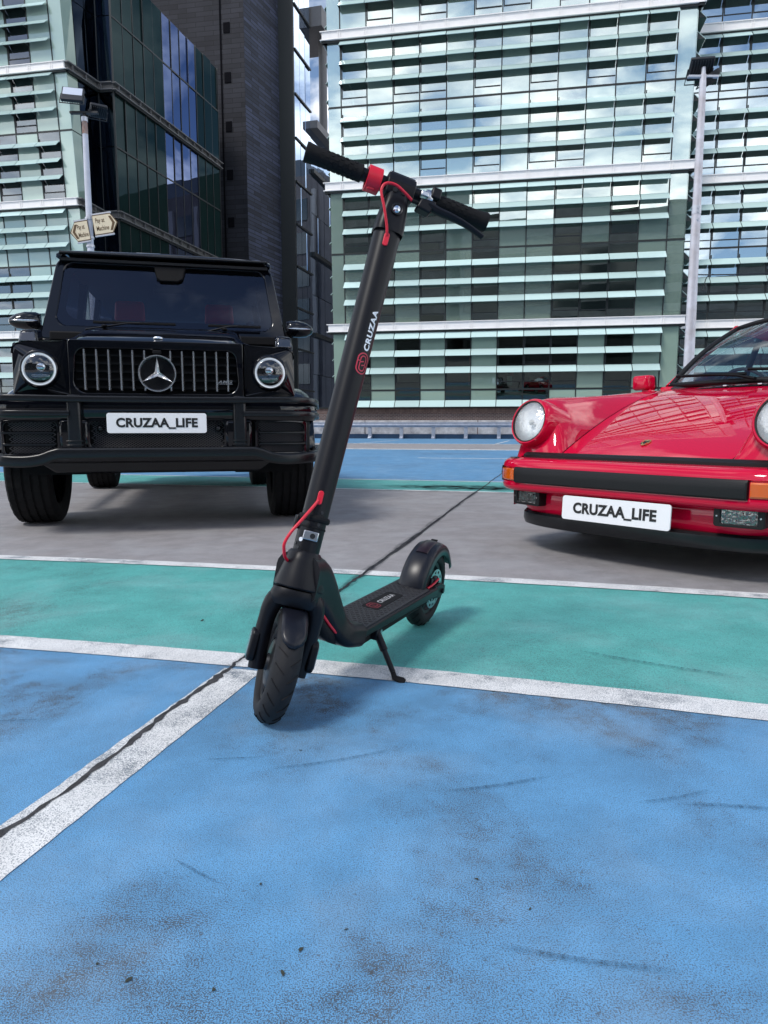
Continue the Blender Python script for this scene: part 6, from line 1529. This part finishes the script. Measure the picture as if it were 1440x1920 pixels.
def floodlight(root, c, yaw, tilt, w=.30, h=.24, off=None):
    fl = empty('floodlight', c - root.location); fl.parent = root; fl.rotation_euler = (tilt, 0, yaw)
    mb = MB(); mb.box(-w / 2, w / 2, -.03, .03, -h / 2, h / 2); mb.build('housing', M_lampb, fl, bevel=.012)
    mb = MB(); mb.extrude([(x, -.032, z) for x, z in rpoly([(-w * .44, -h * .12), (w * .44, -h * .12), (w * .44, h * .44), (-w * .44, h * .44)], .015, 4)], (0, .004, 0)); mb.build('glass', M_lampg, fl)
    mb = MB()
    for i in range(9): x = -w * .45 + w * .9 * i / 8; mb.box(x - .004, x + .004, .03, .065, -h * .42, h * .42)
    mb.build('cooling_fins', M_lampb, fl, smooth=0)
    mb = MB(); mb.tube([(-w / 2 - .01, 0, 0), (-w / 2 - .015, .0, -h * .7), (w / 2 + .015, .0, -h * .7), (w / 2 + .01, 0, 0)], .010, 8); mb.build('yoke', M_lampb, fl)
    return fl
# left post
YL = 14.0
top = cpt(158, 222, YL); bx = cpt(171, 480, YL); base = Vector((cpt(171, 480, YL).x * .5 + top.x * .5, YL, 0))
xl = (top.x + bx.x) / 2
lp_ = empty('lamp_post', (xl, YL, 0)); tag(lp_, 'slim white lamp post with tilted floodlights and cream signs behind the black car', 'lamp post')
zt = top.z
mb = MB(); mb.tube([(xl, YL, 0), (xl, YL, 3.6), (xl, YL, zt - .28)], [.068, .062, .050], 16); mb.build('pole', M_pole, lp_, off=lp_.location)
mb = MB(); mb.tube([(xl, YL, zt - .278), (xl, YL, zt - .06)], [.050, .050], 16); mb.build('rusty_pole_top', M_rust, lp_, off=lp_.location)
mb = MB(); mb.tube([(xl, YL, zt - .06), (xl, YL, zt + .02)], .058, 16); mb.build('pole_cap', M_zinc, lp_, off=lp_.location)
mb = MB(); mb.tube([(xl, YL, zt + .02), (xl, YL, zt + .10)], .03, 10); mb.box(xl - .26, xl + .26, YL - .04, YL + .04, zt + .08, zt + .115); mb.build('cross_arm', M_lampb, lp_, off=lp_.location)
floodlight(lp_, Vector((xl - .15, YL - .12, zt + .36)), R_(14), R_(-38), .38, .40)
floodlight(lp_, Vector((xl + .22, YL + .12, zt + .18)), R_(-150), R_(-55), .30, .26)
for z in (cpt(170, 410, YL).z, cpt(170, 446, YL).z, cpt(170, 462, YL).z):
    mb = MB(); mb.tube([(xl, YL, z - .02), (xl, YL, z + .02)], .075, 16); mb.build('clamp', M_zinc, lp_, off=lp_.location)
mb = MB(); mb.lathe([(.0005, .0), (.10, .0), (.12, -.02), (.12, -.06)], (xl, YL, .06), (0, 0, 1), 20); mb.build('base_collar', M_zinc, lp_, off=lp_.location)
# the two arrow signs: one tilted line on both sides of the post
def arrow_sign(x0, x1, zc0, zc1, hh, point, lab, Y):
    """x0 = end at the post, x1 = pointed end"""
    s = 1 if x1 > x0 else -1; ln = abs(x1 - x0); root = empty('direction_sign', (x0, Y, zc0)); ang = math.atan2(zc1 - zc0, x1 - x0) if s > 0 else math.atan2(zc0 - zc1, x0 - x1)
    root.rotation_euler = (0, -ang, 0); tag(root, lab, 'sign', 'pay signs on the left lamp post')
    def sh_(k): return [(0, -hh * k), (s * (ln - .10) , -hh * k), (s * (ln + (k - 1) * .5), 0), (s * (ln - .10), hh * k), (0, hh * k)]
    def outline(m): return [(s * m * .5, -hh + m), (s * (ln - .12), -hh + m), (s * (ln - m * 1.2), 0), (s * (ln - .12), hh - m), (s * m * .5, hh - m)]
    mb = MB(); mb.extrude([(x, 0, z) for x, z in outline(0)], (0, .012, 0)); mb.build('border', M_brown, root, smooth=0)
    mb = MB(); mb.extrude([(x, -.003, z) for x, z in outline(.018)], (0, .002, 0)); mb.build('face', M_sign, root, smooth=0)
    for line, zz_ in (('Pay at', .085), ('Machine', -.085)):
        t2 = text_mb(line, .120, .0, .0016, align='LEFT'); xs = [p[0] for p in t2.v]
        st_x = (.05 if s > 0 else -(ln - .15)); t2.xf(lambda p: Vector((st_x + p.x * (.60 if s > 0 else .48), -.0055, zz_ * .85 + p.y))); t2.build('lettering', M_brown, root, smooth=0)
    e = s * (ln - .155); mb = MB(); mb.extrude([(e, -.006, -.13), (e + s * .045, -.006, -.13), (e + s * .105, -.006, 0), (e + s * .045, -.006, .13), (e, -.006, .13), (e + s * .055, -.006, 0)], (0, .002, 0)); mb.build('chevron', M_brown, root, smooth=0)
    for z in (hh + .012, -hh - .012):
        mb = MB(); mb.box(min(0, s * (ln - .10)), max(0, s * (ln - .10)), .0, .03, z - .014, z + .014); mb.build('edge_rail', M_zinc, root, smooth=0)
YS = YL - .085
a_ = cpt(175, 424, YS); b_ = cpt(218, 418, YS); c_ = cpt(167, 431, YS); d_ = cpt(133, 437, YS)
arrow_sign(a_.x, b_.x + .03, a_.z + .01, b_.z + .02, .185, 1, 'cream Pay at Machine sign pointing right from the lamp post', YS)
arrow_sign(c_.x, d_.x - .02, c_.z + .0, d_.z - .0, .185, -1, 'cream Pay at Machine sign pointing left from the lamp post', YS)
# right post, stepped in diameter
YR = 12.0
t2_ = cpt(1318, 138, YR); b2_ = cpt(1292, 680, YR); xr = (t2_.x + b2_.x) / 2; zt = t2_.z
rp_ = empty('lamp_post', (xr, YR, 0)); tag(rp_, 'tall stepped silver lamp post with a floodlight rising behind the red car', 'lamp post')
zj = cpt(1306, 402, YR).z
mb = MB(); mb.tube([(xr, YR, 0), (xr, YR, zj)], [.094, .070], 18); mb.build('lower_pole', M_pole2, rp_, off=rp_.location)
mb = MB(); mb.tube([(xr, YR, zj + .001), (xr, YR, zj + .13)], .074, 18); mb.build('sleeve', M_zinc, rp_, off=rp_.location)
mb = MB(); mb.tube([(xr, YR, zj + .131), (xr, YR, zt - .02)], [.066, .050], 18); mb.build('upper_pole', M_pole2, rp_, off=rp_.location)
mb = MB(); mb.tube([(xr, YR, zt - .019), (xr, YR, zt + .09)], .036, 12); mb.build('spigot', M_zinc, rp_, off=rp_.location)
for z in (zj + .03, zj + .09, zj - .09):
    mb = MB(); mb.tube([(xr, YR - .085, z), (xr, YR - .06, z)], .022, 10); mb.build('set_screw', M_zinc, rp_, off=rp_.location)
mb = MB(); mb.box(xr - .24, xr + .24, YR - .03, YR + .03, zt - .06, zt - .03); mb.build('cross_arm', M_zinc, rp_, off=rp_.location)
floodlight(rp_, Vector((xr - .02, YR + .06, zt + .10)), R_(172), R_(-50), .36, .34)
floodlight(rp_, Vector((xr + .16, YR + .14, zt + .00)), R_(-100), R_(-60), .28, .26)
mb = MB(); mb.lathe([(.0005, .0), (.14, .0), (.17, -.03), (.17, -.08)], (xr, YR, .08), (0, 0, 1), 20); mb.build('base_collar', M_zinc, rp_, off=rp_.location)
# overhead cable from the right post
z0 = cpt(1310, 515, YR).z
pts = [Vector((xr + .07, YR, z0)), Vector((xr + .5, YR, z0 + .0)), Vector((xr + 1.4, YR - .05, z0 + .02)), Vector((xr + 4, YR - .1, z0 + .10))]
mb = MB(); mb.tube(smooth_path(pts, 5), .010, 8)
loop = [Vector((xr + .32, YR - .01, z0 + .005)), Vector((xr + .22, YR - .03, z0 - .04)), Vector((xr + .18, YR - .04, z0 - .14)), Vector((xr + .20, YR - .04, z0 - .25)), Vector((xr + .14, YR - .04, z0 - .26)), Vector((xr + .15, YR - .04, z0 - .19)), Vector((xr + .08, YR - .04, z0 - .15)), Vector((xr + .05, YR - .03, z0 - .18))]
mb.tube(smooth_path(loop, 5), .008, 8)
o = mb.build('overhead_cable', M_lampb, None); tag(o, 'thin black cable strung from the right lamp post with a hanging loop', 'cable')
